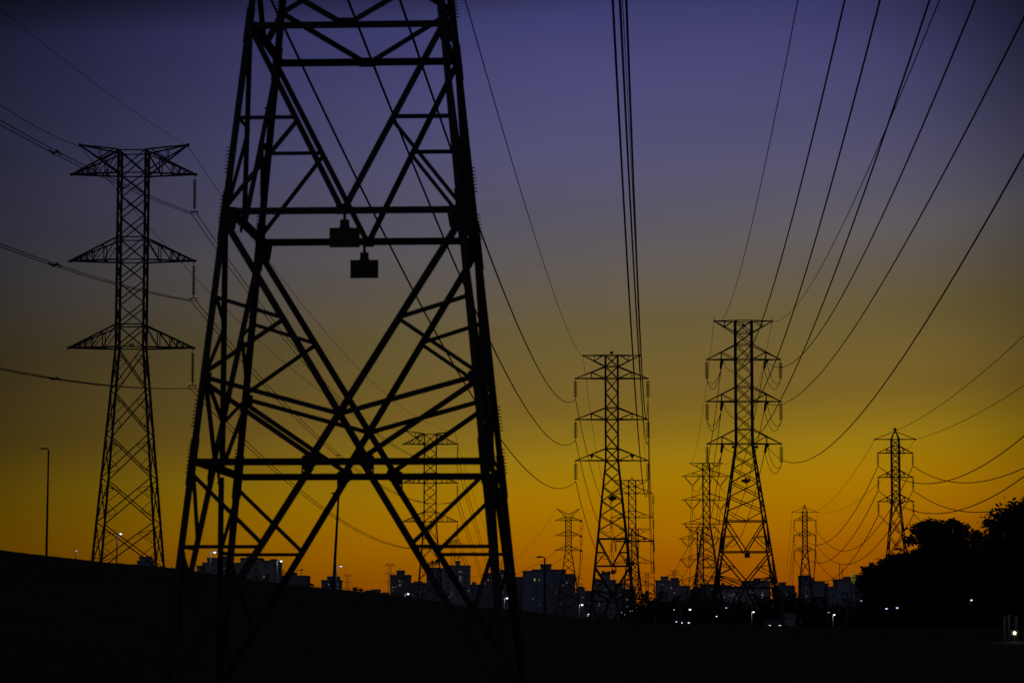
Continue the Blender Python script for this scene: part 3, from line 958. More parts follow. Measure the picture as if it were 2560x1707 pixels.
wire('faint far wire drooping left from the middle crossarm of the Y-eared pylon', TD.ins[(1, 1)], P(1300, 1470, 1020), (1383, 1410), r=.05)
for i in range(3):
    A = TD.ins[(1, i)]
    wire(f'faint far wire falling behind the block from {LV[i]} crossarm of the Y-eared pylon', A, P(1440 - 3*i, 1470, 1900), None, 8, r=.06)

# ------------------------------------------------------------------ street lamps
LAMPS = 'street lamps along the road'
def lamp(px_top, py_top, head_px, Y, label, lens=M_LAMP, pole=M_POLE, power=14, px_bot=None, py_bot=None, rb=.09, head=(.40, .2), lit=True, drop=None, name='street_lamp', group=LAMPS, hdy=0, energy_col=(.85, .9, 1.0)):
    top = P(px_top, py_top, Y)
    bx = P(px_bot if px_bot is not None else px_top, py_bot or py_top, Y).x
    if px_bot is not None:
        z2 = P(px_bot, py_bot, Y).z
        zg = ground_z(bx, Y) - .1
        bx = top.x + (bx - top.x)*(top.z - zg)/(top.z - z2)
    zg = ground_z(bx, Y) - .1
    if top.z - zg < 1.5: zg = top.z - 1.5
    r = empty(name, (bx, Y, zg), label, 'street lamp', group)
    b = Vector((bx, Y, zg))
    MB().tube([(0, 0, 0), (top - b)*.5, top - b], [rb*1.25, rb, rb*.75], 8).build('pole', pole, r)
    sgn = 1 if head_px > px_top else -1
    hx = P(head_px, py_top, Y).x - bx
    tz = top.z - b.z
    hz = tz + .08 + hdy
    MB().tube([(top - b), (top - b) + Vector((sgn*.1, 0, .06)), (hx - sgn*head[0]*.4, 0, hz)], [rb*.7, rb*.6, rb*.5], 6).build('arm', pole if lit else M_POLED, r)
    w, h = head
    m = MB(); m.plate([(hx - sgn*w*.55, 0, hz + .0), (hx - sgn*w*.3, 0, hz + h*.42), (hx + sgn*w*.2, 0, hz + h*.38), (hx + sgn*w*.5, 0, hz + h*.05), (hx + sgn*w*.5, 0, hz - h*.06), (hx - sgn*w*.5, 0, hz - h*.1)], (0, 1, 0), .22)
    hd = m.build('lamp_head', M_POLED, r)
    if lit:
        # dropped glass bowl under the housing
        m = MB().lathe((hx, 0, hz - h*.02), (0, 0, -1), [(0, w*.30), (h*.25, w*.33), (h*.55, w*.24), (h*.72, .02)], 10)
        for i, v in enumerate(m.v): m.v[i] = (v[0], v[1]*.5 - .02, v[2])
        m.build('lens', lens, hd)
        if power:
            ld = bpy.data.lights.new('lamp_bulb', 'POINT'); ld.energy = power * .22; ld.color = energy_col; ld.shadow_soft_size = .08
            lo = bpy.data.objects.new('lamp_bulb', ld); col.objects.link(lo); lo.parent = r; lo.location = (hx, -.35, hz - h*.9)
    else:
        MB().box((hx + sgn*w*.05, 0, hz - h*.14), (w*.5, .16, h*.16)).build('lens', M_PANE, hd)
    return r
lamp(121.5, 1124, 108, 190, 'tall unlit lamp post with its head bent left, on the bank at far left', lit=False, pole=M_POLED, px_bot=116, py_bot=1389, rb=.07, head=(.6, .16))
lamp(846.5, 1236, 836, 160, 'tall leaning unlit post behind the V of the huge pylon', lit=False, pole=M_POLED, px_bot=833.5, py_bot=1470, rb=.075, head=(.4, .14))
lamp(1361.8, 1394, 1349, 260, 'unlit lamp head silhouetted above the wide apartment block roof', lit=False, pole=M_POLED, rb=.10, head=(.75, .26))
lamp(292.6, 1334, 302, 300, 'lit white lamp seen between the legs of the horned pylon on the left bank', power=22)
lamp(189, 1376, 191, 420, 'small dim lamp post between the tall unlit post and left-bank pylon', lens=M_LAMPD, power=5, rb=.08, head=(.5, .2))
lamp(526.3, 1380, 537, 290, 'lit white lamp before the stepped apartment block, near the huge pylon\'s left foot', power=24)
lamp(692.7, 1402, 703, 300, 'lit white lamp at the right end of the long pale block', power=24)
lamp(841, 1415, 852, 310, 'lamp with a dim head beside the tall leaning post', lens=M_LAMPD, power=22)
lamp(1012.4, 1484, 1020.4, 330, 'lit white lamp at the foot of the dark tower block, low over the bank', power=16)
lamp(1260.6, 1494.5, 1267.7, 340, 'lit white lamp seen between the huge pylon\'s right legs', power=22)
lamp(1448.8, 1511, 1455.4, 350, 'lit white lamp on a pale pole just left of the flat-topped pylon\'s foot', power=24)
lamp(1879, 1529, 1883.8, 390, 'lit violet-white lamp on a pale pole between the feet of the jumper-loop pylon', power=26, energy_col=(.85, 1.0, .9))
lamp(2081.6, 1536, 2085.7, 390, 'lit violet-white lamp on a pale pole, left of the dark trees', power=26, energy_col=(.85, 1.0, .9))
lamp(2069.7, 1530, 2071.5, 330, 'faint lamp on a dark post close left of the violet-white lamp by the trees', lens=M_LAMPD, power=0, pole=mat('grey_post', (.16, .16, .18), .6), rb=.10, head=(.45, .14), px_bot=2069.7, py_bot=1586)
# tiny far lamps: (px, py, depth, lens, label)
FAR = [(1724.8, 1521, 560, M_LAMP, .9, 'bright violet lamp among dark trees, left of the V-insulator pylons\' feet'),
       (1684.8, 1522, 600, M_LAMP, .6, 'hook-necked lamp, uppermost of the chain of lights above the car cluster'),
       (1688, 1534.7, 640, M_LAMPB, .4, 'small second light down the chain above the car cluster'),
       (1694, 1539, 620, M_LAMP, .6, 'third and lowest light of the chain above the car cluster'),
       (1583.8, 1525, 560, M_LAMP, .8, 'bright lamp over green leaves behind the right foot of the flat-topped pylon'),
       (1575, 1525, 570, M_LAMPD, .6, 'dimmer lamp just left of the bright lamp over green leaves'),
       (1553, 1529, 560, M_LAMPB, .5, 'small violet lamp between the feet of the flat-topped pylon'),
       (1562, 1534, 620, M_LAMPD, .4, 'faint light just right of the small violet lamp between pylon feet'),
       (1609, 1533, 700, M_LAMPD, .6, 'left one of two small white lamps in the dark between the two tall pylons'),
       (1624, 1535, 700, M_LAMPD, .6, 'right one of two small white lamps in the dark between the two tall pylons'),
       (1673.6, 1525, 700, M_LAMPD, .5, 'small white lamp just left of the hook-necked lamp'),
       (1758.5, 1533.6, 700, M_LAMPD, .45, 'faint lamp under the taller V-insulator pylon'),
       (1791.5, 1538.5, 600, M_LAMP, .55, 'small white lamp at the left foot of the jumper-loop pylon'),
       (1816.5, 1516.8, 520, M_LAMPB, .7, 'violet lamp close right of the jumper-loop pylon\'s left foot'),
       (1829.5, 1540, 600, M_LAMPD, .4, 'faint lamp left of the violet-white lamp between the jumper-loop pylon\'s feet'),
       (1471.8, 1533, 500, M_LAMP, .55, 'upper one of two close lamps by the left foot of the flat-topped pylon'),
       (1469, 1537, 480, M_LAMPD, .5, 'lower one of two close lamps by the left foot of the flat-topped pylon'),
       (2216, 1521, 172, M_LAMPB, .26, 'left violet lamp of a pair glowing under the dark tree mass'),
       (2243, 1519, 172, M_LAMPB, .26, 'right violet lamp of a pair glowing under the dark tree mass'),
       (2153, 1501, 190, M_LAMPD, .25, 'small pale lamp at the left rim of the dark tree mass')]
for px, py, Y, ln, sz, lab in FAR:
    lamp(px - 3, py + 1, px, Y, lab, lens=ln, pole=M_POLED, power=0, rb=.06, head=(sz*.85, sz*.42), group='small far lamps')
lamp(2425, 1501, 2428.5, 160, 'violet-white lamp inside the big tree at right, lighting green leaves below it', lens=M_LAMPB, pole=M_POLED, power=5, rb=.035, head=(.2, .1), energy_col=(.7, 1, .8))
# strong floodlight at lower right with pale posts lit by it
fl = empty('floodlight', P(2537, 1600, 120), 'dazzling yellow-white floodlight low at the lower right edge', 'floodlight')
MB().tube([(0, 0, -.6), (0, 0, .22)], .04, 6).build('post', M_POLED, fl)
MB().box((0, .08, .32), (.30, .14, .24)).build('housing', M_POLED, fl)
m = MB().lathe((0, .0, .32), (0, -1, 0), [(0, .06), (.025, .055), (.04, .03), (.045, .01)], 12); m.build('lens', M_LAMPW, fl)
ld = bpy.data.lights.new('lamp_bulb', 'POINT'); ld.energy = 1.2; ld.color = (.8, 1, .75); ld.shadow_soft_size = .1
lo = bpy.data.objects.new('lamp_bulb', ld); col.objects.link(lo); lo.parent = fl; lo.location = (0, -.35, .35)
for px, ty, lab in ((2511, 1542, 'leftmost of three pale fence posts lit by the floodlight'), (2522, 1538, 'middle one of three pale fence posts lit by the floodlight'),
                    (2540, 1541, 'rightmost of three pale fence posts lit by the floodlight, behind the lamp')):
    t = P(px, ty, 121.5); zg = ground_z(t.x, 121.5) - .1
    m = MB().tube([(0, 0, 0), (0, 0, t.z - zg)], .055, 8).box((0, 0, t.z - zg), (.14, .14, .05))
    tag(m.build('fence_post', M_POLE, None, (t.x, 121.5, zg)), lab, 'fence post', 'pale posts by the floodlight')
for px, ty, Y, lab in ((2118, 1476, 260, 'bare grey pole left of the dark trees, taller than the lamps beside it'), (1701, 1500, 300, 'bare grey pole rising over the car cluster'),
                   (1638, 1540, 330, 'short bare pole right of the two small white lamps'), (1755.7, 1551, 270, 'short bare pole under the taller V-insulator pylon'), (1545.7, 1538, 380, 'short pale pole below the small violet lamp')):
    t = P(px, ty, Y); zg = ground_z(t.x, Y) - .1
    m = MB().tube([(0, 0, 0), (0, 0, t.z - zg)], [.11, .07], 8).box((0, 0, t.z - zg - .25), (.3, .1, .1))
    tag(m.build('pole', M_POLE if px < 1600 else mat('grey_pole', (.15, .16, .17), .6), None, (t.x, Y, zg)), lab, 'pole', 'bare poles behind the field')

# ------------------------------------------------------------------ chevron signs on the bend
for px, py, w, h, lab in ((508, 1420, 9, 14, 'chevron board behind the bank before the stepped apartment block'), (668.5, 1440.5, 9, 15, 'chevron board before the long pale block'),
                     (828, 1460, 9, 13, 'chevron board at the foot of the tall leaning post'), (1117, 1491, 10, 15, 'chevron board by the huge pylon\'s right diagonal foot'),
                     (1412, 1523, 9, 14, 'chevron board below the Y-eared pylon')):
    Y = 235; c = P(px, py, Y); s_ = Y/FPX; zg = ground_z(c.x, Y) - .1
    r = empty('chevron_sign', (c.x, Y, zg), lab, 'road sign', 'chevron boards on the bend')
    W_, H_ = w*s_/2, h*s_/2; z = c.z - zg
    MB().tube([(0, .03, 0), (0, .03, z + H_)], .03, 6).build('post', M_POLED, r)
    MB().box((0, 0, z), (2*W_, .03, 2*H_)).build('board', M_CHEVB, r)
    m = MB()
    for q in (1, -1):
        m.plate([(-W_*.55, -.02, z + q*H_*.7), (-W_*.05, -.02, z + q*H_*.7), (W_*.6, -.02, z), (W_*.1, -.02, z)][::q], (0, 1, 0), .006)
    m.build('chevron', M_CHEV, r)

# ------------------------------------------------------------------ buildings
BG = 'city blocks on the skyline'
def building(label, blocks, Y, wall, lit=(), grid=True, name='apartment_building', depth=14, cat='building', seed=1):
    """blocks: (x0, x1, ytop) in pixels; first is the main body"""
    rnd = random.Random(seed)
    x0, x1, yt = blocks[0]
    c = P((x0 + x1)/2, yt, Y); zg = -13.0
    r = empty(name, (c.x, Y, zg), label, cat, BG)
    s_ = Y/FPX
    first = True
    wme = None
    for i, (a, b, t) in enumerate(blocks):
        pa, pb = P(a, t, Y), P(b, t, Y)
        w = pb.x - pa.x; h = pa.z - zg
        cxl = (pa.x + pb.x)/2 - c.x
        dp = depth*(1 if i == 0 else .8)
        offy = 0 if i == 0 else .35*i
        m = MB().box((cxl, offy + dp/2, h/2), (w, dp, h))
        m.build('wall' if w > 5 or i == 0 else 'rooftop_block', M_WALL[wall], r)
        # parapet: proud band round the roof
        m = MB()
        m.box((cxl, offy - .1, h - .1), (w + .4, .2, .9)); m.box((cxl, offy + dp + .1, h - .1), (w + .4, .2, .9))
        for s in (-1, 1): m.box((cxl + s*(w/2 + .1), offy + dp/2, h - .1), (.2, dp - .02, .88))
        m.build('parapet', M_WALL[2], r)
        if grid and w > 6:
            nx = max(2, int(w/4.2)); 
            rows = int(min(h, h - (P(a, 1545, Y).z - zg))/3.1)
            fr_ = MB()
            for q in range(nx):
                xx = cxl - w/2 + w*(q + .5)/nx
                for k in range(max(0, rows)):
                    if rnd.random() < .12: continue
                    zz = h - 2.4 - 3.1*k
                    ww = min(1.7, w/nx*.5)
                    o = MB().box((0, 0, 0), (ww, .08, 1.3)) if wme is None else None
                    if wme is None:
                        ob = o.build('window', M_PANE, r, (xx, offy - .03, zz)); wme = ob
                    else: put(wme, r, (xx, offy - .03, zz))
    for it in lit:
        px, py = it[0], it[1]; mt = it[2] if len(it) > 2 else M_WINC
        wp, hp = (it[3], it[4]) if len(it) > 4 else (3.4, 3.4)
        p = P(px, py, Y)
        MB().box((0, 0, 0), (wp*s_, .1, hp*s_)).build('window', mt, r, (p.x - c.x, -.12, p.z - zg))
    return r
def roof_bits(r, px, ytop, ybot, Y, kind='antenna'):
    a, b = P(px, ytop, Y), P(px, ybot, Y)
    loc = Vector(r.location)
    m = MB().tube([b - loc + Vector((0, 2, -.5)), a - loc + Vector((0, 2, 0))], .16, 5)
    if kind == 'mast':
        for f in (.35, .6, .85):
            p = (b - loc).lerp(a - loc, f) + Vector((0, 2, 0)); m.bar(p - Vector((.5, 0, 0)), p + Vector((.5, 0, 0)), .2)
    if kind == 'hook':
        p = a - loc + Vector((0, 2, 0)); m.bar(p - Vector((2.0, 0, 0)), p + Vector((.8, 0, 0)), .3); m.box(p + Vector((.4, 0, .2)), (1.0, .5, .7))
    m.build('antenna', M_STEEL2, r)
D_, Yl = M_WIND, M_WINY
building('small dark block between the right legs of the horned pylon on the bank', [(343, 380, 1402), (348, 375, 1391.5), (324, 343.5, 1411)], 1300, 1, [(361, 1389.5, M_RED, 1.2, 1.2)], grid=False, depth=8)
building('stepped apartment block at left, three roof levels behind the huge pylon\'s left legs', [(517.8, 577, 1394.7), (506, 518.2, 1406.5), (491.6, 506.4, 1414), (551, 564, 1390.6)], 1300, 0, [(560.5, 1421, D_, 2.5, 2.5)], seed=2)
building('pale block behind the middle of the stepped row, with a small roof box', [(601, 653, 1395), (577, 601.5, 1407), (617.6, 632.5, 1391)], 1330, 3, [], seed=3)
b = building('long pale slab at the right end of the stepped row', [(652.6, 699, 1401.4), (676, 687.6, 1397.8)], 1310, 0, [(660, 1441, M_WINC, 3, 3)], seed=4)
b = building('low flat-roofed block with a pipe frame on its right end', [(701, 769, 1439), (713, 737.6, 1431.5)], 1250, 2, [], seed=5)
roof_bits(b, 707, 1423, 1441, 1250, 'mast'); roof_bits(b, 752, 1424, 1441, 1250, 'hook')
m = MB(); loc = Vector(b.location)
for px in (770, 774.5):
    m.bar(P(px, 1441, 1250) - loc, P(px, 1475, 1250) - loc, .4)
m.bar(P(768, 1441, 1250) - loc, P(776, 1441, 1250) - loc, .5); m.bar(P(770, 1452, 1250) - loc, P(774.5, 1452, 1250) - loc, .25)
m.build('pipe_frame', M_STEEL2, b)
b = building('small block with a wide roof box behind the tall leaning post', [(803.5, 851, 1450), (818, 846, 1441.5)], 1280, 1, [(822, 1460, M_WINC, 2.6, 2.6), (844.5, 1470, D_, 3, 2.5), (845, 1460, D_, 1.6, 4)], seed=6)
m = MB().box(P(827, 1437, 1280) - Vector(b.location) + Vector((0, 2, -.2)), (1.6, .4, .5)); m.build('roof_lamp', M_WIND, b)
building('tiny flat-roofed house on the bank skyline', [(929, 947.6, 1474.5), (917, 929.2, 1477)], 900, 2, [], grid=False, name='house', depth=8)
building('tiny low shed with a roof light at the left foot of the dark tower block', [(954.5, 969, 1482)], 900, 2, [(959.5, 1480, D_, 1.8, 1.8)], grid=False, name='shed', depth=6)
b = building('dark square tower block with a centred roof box and scattered lit windows', [(975, 1026, 1437), (991.5, 1010, 1426)], 1500, 2,
         [(999, 1451.5, M_WINC, 1.6, 3.5), (1007, 1451.5, D_, 1.6, 3), (999, 1461.5, M_WINC, 2, 3.6), (1001.8, 1461.5, M_WINC, 2, 3), (1001.5, 1456, D_, 1.5, 1.5), (981, 1466, M_WINC, 2, 2), (984, 1466, D_, 2, 2),
          (988, 1466, D_, 1.6, 2), (991, 1465.5, D_, 2, 2), (980, 1471, D_, 1.6, 2), (982, 1476, D_, 2, 2.2), (984.5, 1470, D_, 1.2, 1.2)], seed=7)
for px in (996, 998.5, 1003): 
    MB().box(P(px, 1420.5, 1500) - Vector(b.location) + Vector((0, 3, 0)), (.35, .3, .35)).build('roof_light', M_WIND, b)
roof_bits(b, 999.5, 1420, 1427, 1500)
building('low stepped block between the dark tower block and the planted-roof block', [(1026.6, 1068, 1457), (1034, 1055, 1453.8)], 1550, 1, [(1048.6, 1477.5, D_, 1.6, 3), (1068.5, 1478.5, M_WINC, 3.2, 2.4), (1082, 1489.5, D_, 2.4, 2), (1031, 1485, D_, 2, 2)], seed=8)
BPL = building('block crowned by a ragged roof garden', [(1066, 1100, 1419)], 1500, 1, [(1081.5, 1432, M_WINC, 3, 2.8), (1082, 1438, D_, 2.4, 2.4), (1087.4, 1438.2, M_WINC, 3.4, 2.6), (1094.5, 1461, M_WINC, 2.6, 2.6), (1087, 1455, D_, 1.8, 1.8)], seed=9)
b = building('wide flat-roofed block with a small roof tank, between the huge pylon\'s right struts', [(1108, 1175.5, 1413.5), (1139, 1149, 1402.5), (1098, 1108.4, 1420)], 1480, 0,
         [(1148, 1428.2, M_WINC, 2, 1.6), (1151, 1428.2, M_WINC, 2, 1.6), (1154.5, 1428.2, M_WINC, 2.4, 1.6), (1150.5, 1440, M_WINC, 3.6, 2.2), (1151.3, 1445.5, M_WINC, 2.8, 3.2), (1149, 1451, D_, 9, 1.2), (1147, 1474, M_WINC, 3.4, 2), (1150.5, 1474, M_WINC, 2.6, 2),
          (1128, 1479, D_, 2.2, 2.2), (1128, 1485, D_, 2.4, 2), (1133, 1485, D_, 2, 1.4), (1122.3, 1491.5, M_WINC, 1.8, 3), (1172, 1475, M_WINC, 2.4, 2.4)], seed=10)
roof_bits(b, 1146, 1393, 1404, 1480, 'hook'); roof_bits(b, 1120, 1410, 1415, 1480); roof_bits(b, 1160, 1408, 1415, 1480)
b = building('low dark block with rooftop masts left of the huge pylon\'s right leg', [(1175, 1206, 1461), (1180, 1189, 1456)], 1560, 1, [(1189, 1498, M_WINC, 2.4, 2.4)], seed=11)
roof_bits(b, 1184, 1450, 1461, 1560, 'mast'); roof_bits(b, 1190, 1453, 1462, 1560)
MB().box(P(1175.6, 1456.5, 1560) - Vector(b.location) + Vector((0, 1, 0)), (.4, .3, .4)).build('roof_light', M_RED, b)
b = building('block mostly hidden behind the huge pylon\'s right legs', [(1212.6, 1288, 1432.3), (1203, 1213, 1461.5), (1250, 1262, 1424)], 1500, 1, [(1220.5, 1448.5, M_WINC, 2.2, 3), (1228, 1442, D_, 2, 2.6), (1228, 1449.5, D_, 1.4, 3), (1256, 1437, M_WINC, 2, 2.6), (1257.3, 1442.5, M_WINC, 2.2, 2.6), (1257, 1479, D_, 3.4, 2.6)], seed=12)
roof_bits(b, 1254.5, 1399, 1425, 1500, 'mast')
building('low dark block linking the two wide apartment blocks', [(1288, 1307.4, 1442)], 1540, 2, [], seed=13)
building('wide apartment block with a tall central lift tower, right of the huge pylon', [(1330, 1415, 1423.5), (1307, 1330.4, 1427), (1351.7, 1378.5, 1410)], 1500, 1,
         [(1336.7, 1448, Yl, 2.4, 5.5), (1347.8, 1448, M_WINC, 2, 4), (1333, 1495, M_WINC, 1.8, 2.6), (1347.5, 1511, D_, 1.6, 3), (1406.5, 1462, M_WIND, 3, 2.2), (1411, 1461.8, D_, 1.6, 1.6), (1390.5, 1480, D_, 1.4, 4), (1379.5, 1464.5, D_, 2, 2), (1402.5, 1507, M_WINC, 2, 2.4)], seed=14)
building('right shoulder block under the Y-eared pylon', [(1414, 1438, 1434.7)], 1480, 2, [(1416.8, 1455.5, M_WINC, 3, 2.6), (1430, 1437, D_, 2, 1.6)], seed=15)
building('small domed-top block right of the Y-eared pylon', [(1444.5, 1462, 1469), (1448, 1458, 1465.5), (1434, 1444.8, 1481)], 1700, 1, [(1456, 1492.5, M_WINC, 2, 2.2), (1453, 1515, D_, 2, 2), (1456.5, 1515, D_, 2, 2)], seed=16)
building('plain low block left of the flat-topped pylon\'s legs', [(1461, 1489, 1476.6)], 1720, 2, [(1474, 1506, D_, 2, 2)], seed=17)
B17 = building('block with a planted roof box behind the flat-topped pylon\'s legs', [(1488.4, 1540, 1449.5), (1504, 1525.6, 1432.6)], 1500, 0,
         [(1505, 1445, M_WINC, 2.2, 2.6), (1514.5, 1472.5, D_, 4, 1.4), (1508, 1489, D_, 2.2, 2.2), (1498, 1507, M_WINC, 2, 2.2), (1498, 1512.5, M_WINC, 2, 2)], seed=18)
building('dark block between the flat-topped pylon\'s right leg and the planted-roof block', [(1540, 1558, 1458), (1558, 1590, 1472)], 1450, 2, [(1550, 1486, D_, 2, 2), (1567.5, 1497.5, M_WINC, 3, 3.2), (1567, 1515.5, M_WINC, 3.4, 1.8)], seed=19)
building('apartment block with two roof boxes between the two tall pylons', [(1642, 1699, 1450.8), (1654.7, 1671, 1441), (1680.6, 1696.8, 1444.5)], 1450, 0, [(1652.5, 1460.5, D_, 1.8, 1.8), (1659, 1460.5, M_WINC, 2, 2), (1678, 1468.3, M_WINC, 2.6, 2.6), (1685.5, 1480, M_WINC, 2.2, 2.2), (1629, 1501.3, M_WINC, 2.6, 2.2)], seed=20)
building('narrow pale block right of the two-roof-box block', [(1699, 1724, 1464)], 1500, 1, [], seed=21)
building('lowest dark block in the gap left of the V-insulator pylons', [(1724, 1737.5, 1472.6)], 1520, 2, [], seed=22)
building('dark block behind the V-insulator pylons\' legs', [(1736.7, 1796, 1467), (1754, 1789, 1460.3)], 1400, 2, [(1762.3, 1471, D_, 1.6, 1.6), (1779.5, 1470.5, M_WINC, 2, 2), (1797, 1492, M_WINC, 2.6, 3)], seed=23)
building('long low block with a row of lit windows behind the jumper-loop pylon\'s left leg', [(1795, 1829, 1462.5), (1829, 1863, 1466.5)], 1350, 0,
         [(1797.5, 1492, M_WINC, 2.2, 2.4), (1803, 1491, M_WINC, 2.2, 2), (1810.7, 1491.5, M_WINC, 2.2, 2), (1805, 1483, D_, 2, 2), (1823.5, 1483, D_, 1.8, 2), (1834, 1484, M_WINC, 2, 2.4), (1830, 1488.5, M_WINC, 1.8, 2), (1823.5, 1488, D_, 1.8, 1.8), (1840.5, 1494, M_WINC, 2, 2.2)], seed=24)
building('flat-roofed block behind the crossing braces of the jumper-loop pylon', [(1862, 1926, 1452), (1889, 1901.6, 1445.5)], 1360, 0,
         [(1875, 1479, M_WINC, 1.8, 2.2), (1882.5, 1479.5, M_WINC, 3, 1.8), (1905.8, 1480, D_, 5, 1.8), (1905.8, 1485.6, M_WINC, 5.4, 2.6), (1905, 1491.8, M_WINC, 4.2, 1.8), (1881, 1491.5, D_, 2, 1.4)], seed=25)
building('flat-roofed block with an overhanging right eave, right of the jumper-loop pylon', [(1942, 1985, 1463.5), (1953, 1964.6, 1455.7), (1938, 1988, 1467)], 1380, 2, [(1967.3, 1485.5, M_WINC, 2, 2.2)], seed=26)
building('dark tower block behind the smaller slim pylon, three lit windows in a column', [(2003, 2027, 1438.7), (2027, 2035.5, 1444.6), (2035, 2061.5, 1453), (2066, 2072, 1458)], 1300, 1, [(2015, 1469, M_WINC, 2.2, 2), (2015, 1473.8, M_WINC, 2.2, 2), (2015.5, 1489, M_WINC, 2.4, 2)], seed=27)
b = building('dark blocky building with two thin masts, left of the trees', [(2092, 2160, 1448), (2072, 2092.4, 1466.7), (2117, 2127, 1442), (2140, 2166, 1437)], 1150, 1, [(2144.5, 1450, M_WINC, 3, 2)], seed=28)
roof_bits(b, 2100.6, 1408, 1450, 1150); roof_bits(b, 2107, 1419, 1450, 1150)
# slatted see-through hoarding frame with its brightness put into the slats as emission
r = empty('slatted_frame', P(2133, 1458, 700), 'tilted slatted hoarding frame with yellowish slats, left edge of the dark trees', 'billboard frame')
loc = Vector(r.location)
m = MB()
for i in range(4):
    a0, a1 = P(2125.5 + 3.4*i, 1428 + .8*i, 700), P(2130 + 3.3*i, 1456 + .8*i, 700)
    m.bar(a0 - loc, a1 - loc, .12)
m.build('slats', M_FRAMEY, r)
m = MB().bar(P(2122, 1443, 700) - loc, P(2142, 1444, 700) - loc, .22)
for px in (2127, 2139): m.bar(P(px, 1440, 700) - loc + Vector((0, .3, 0)), P(px + 5, 1560, 700) - loc + Vector((0, .3, 0)), .2)
m.build('support', M_STEEL2, r)
building('low pale shed behind the jumper-loop pylon\'s right foot', [(1953, 1987.5, 1536)], 520, 0, [(2001, 1552.4, D_, 3, .8)], grid=False, name='shed', depth=6)
building('pale garden wall hut at the left foot of the dark trees', [(2163, 2181, 1523)], 300, 0, [], grid=False, name='shed', depth=3)

# ------------------------------------------------------------------ cars on the far road
def car(px, py, Y, label, first=None, heading=0, lights=M_LAMP):
    c = P(px, py, Y)
    r = empty('parked_car', (c.x, Y, c.z - .65), label, 'car', 'cars on the far road', heading)
    m = MB()
    prof = [(-2.1, .35), (2.1, .35), (2.15, .75), (1.3, .88), (.7, 1.4), (-1.0, 1.42), (-1.7, .95), (-2.15, .85)]
    m.plate([(0, x, z) for x, z in prof], (1, 0, 0), 1.7); m.build('body', M_CAR, r)
    m = MB().plate([(0, x, z) for x, z in [(1.22, .92), (.66, 1.36), (-.98, 1.37), (-1.6, .97)]], (1, 0, 0), 1.72); m.build('window', M_PANE, r)
    for x in (-.78, .78):
        for y in (-1.3, 1.3):
            MB().lathe((x - .1, y, .33), (1, 0, 0), [(0, .05), (0, .33), (.2, .33), (.2, .05)], 12).build('wheel', M_TYRE, r)
    for x in (-.6, .6):
        MB().box((x, -2.17, .68), (.28, .06, .18)).build('headlight', M_LAMPD if lights is M_LAMPD else M_HEAD, r)
    return r
car(1698, 1553.5, 520, 'leftmost car of the bright cluster, headlights on')
car(1706, 1554, 500, 'middle car of the bright cluster, headlights on')
car(1711, 1556, 470, 'rightmost car of the bright cluster, headlights on')
car(1932.5, 1564, 330, 'lone car with headlights on at the right foot of the jumper-loop pylon')
car(1690.5, 1554.5, 560, 'dim car just left of the bright cluster', lights=M_LAMPD)

# ------------------------------------------------------------------ trees
def leaf_cloud(m, lobes, n, size, rnd, flat=.6):
    tot = sum(a*b*c for (_, _, _, a, b, c) in lobes)
    for (x, y, z, a, b, c) in lobes:
        k = int(n*a*b*c/tot) + 1
        # clumps inside the lobe so that the outline is uneven and gaps appear
        nc = max(6, k//45)
        cl = []
        for _ in range(nc):
            while True:
                p = [rnd.uniform(-1, 1) for _ in range(3)]
                q = sum(v*v for v in p)
                if .12 < q < 1: break
            cl.append(p)
        for _ in range(k):
            p = rnd.choice(cl)
            sp_ = .26
            px_, py_, pz_ = (p[0] + rnd.gauss(0, sp_), p[1] + rnd.gauss(0, sp_), p[2] + rnd.gauss(0, sp_*.8))
            cc = Vector((x + px_*a, y + py_*b, z + pz_*c))
            s = size*rnd.uniform(.6, 1.4)
            d1 = Vector((rnd.gauss(0, 1), rnd.gauss(0, 1), rnd.gauss(0, flat))).normalized()
            d2 = d1.cross(Vector((rnd.gauss(0, 1), rnd.gauss(0, 1), rnd.gauss(0, 1)))).normalized()
            q = len(m.v)
            m.v += [tuple(cc - d1*s), tuple(cc + d2*s*.45), tuple(cc + d1*s), tuple(cc - d2*s*.45)]
            m.f.append((q, q+1, q+2, q+3))
def tree(label, px, Y, lobes_px, n, leaf, mat_=M_LEAF, name='tree', trunk_r=.22, seed=1, group='trees at the right edge', cat='tree', depthf=.8, limbs=True):
    """lobes_px: (px, py, rx, ry) in pixels"""
    rnd = random.Random(seed)
    X = P(px, 1500, Y).x; zg = ground_z(X, Y) - .1
    r = empty(name, (X, Y, zg), label, cat, group)
    lobes = []
    k = Y/FPX
    for i, (lx, ly, rx, ry) in enumerate(lobes_px):
        p = P(lx, ly, Y)
        lobes.append((p.x - X, rnd.uniform(-.4, .4)*rx*k, p.z - zg, rx*k, rx*k*depthf, ry*k))
    m = MB(); leaf_cloud(m, lobes, n, leaf, rnd); m.build('crown', mat_, r)
    t = MB()
    zc = sum(l[2] for l in lobes)/len(lobes)
    fork = Vector((0, 0, max(.5, zc*.5)))
    t.tube([(0, 0, -.2), (.05, 0, fork.z*.5), fork], [trunk_r*1.3, trunk_r, trunk_r*.85], 8)
    if limbs:
        for l in lobes:
            e = Vector((l[0], l[1], l[2]))
            t.tube([fork, fork.lerp(e, .5) + Vector((0, 0, .15)), e], [trunk_r*.6, trunk_r*.4, trunk_r*.12], 6)
            for _ in range(4):
                e2 = e + Vector((rnd.uniform(-.8, .8)*l[3], rnd.uniform(-.8, .8)*l[4], rnd.uniform(-.3, .9)*l[5]))
                t.tube([fork.lerp(e, .7), e2], [trunk_r*.25, trunk_r*.06], 5)
    t.build('trunk', M_BARK, r)
    return r
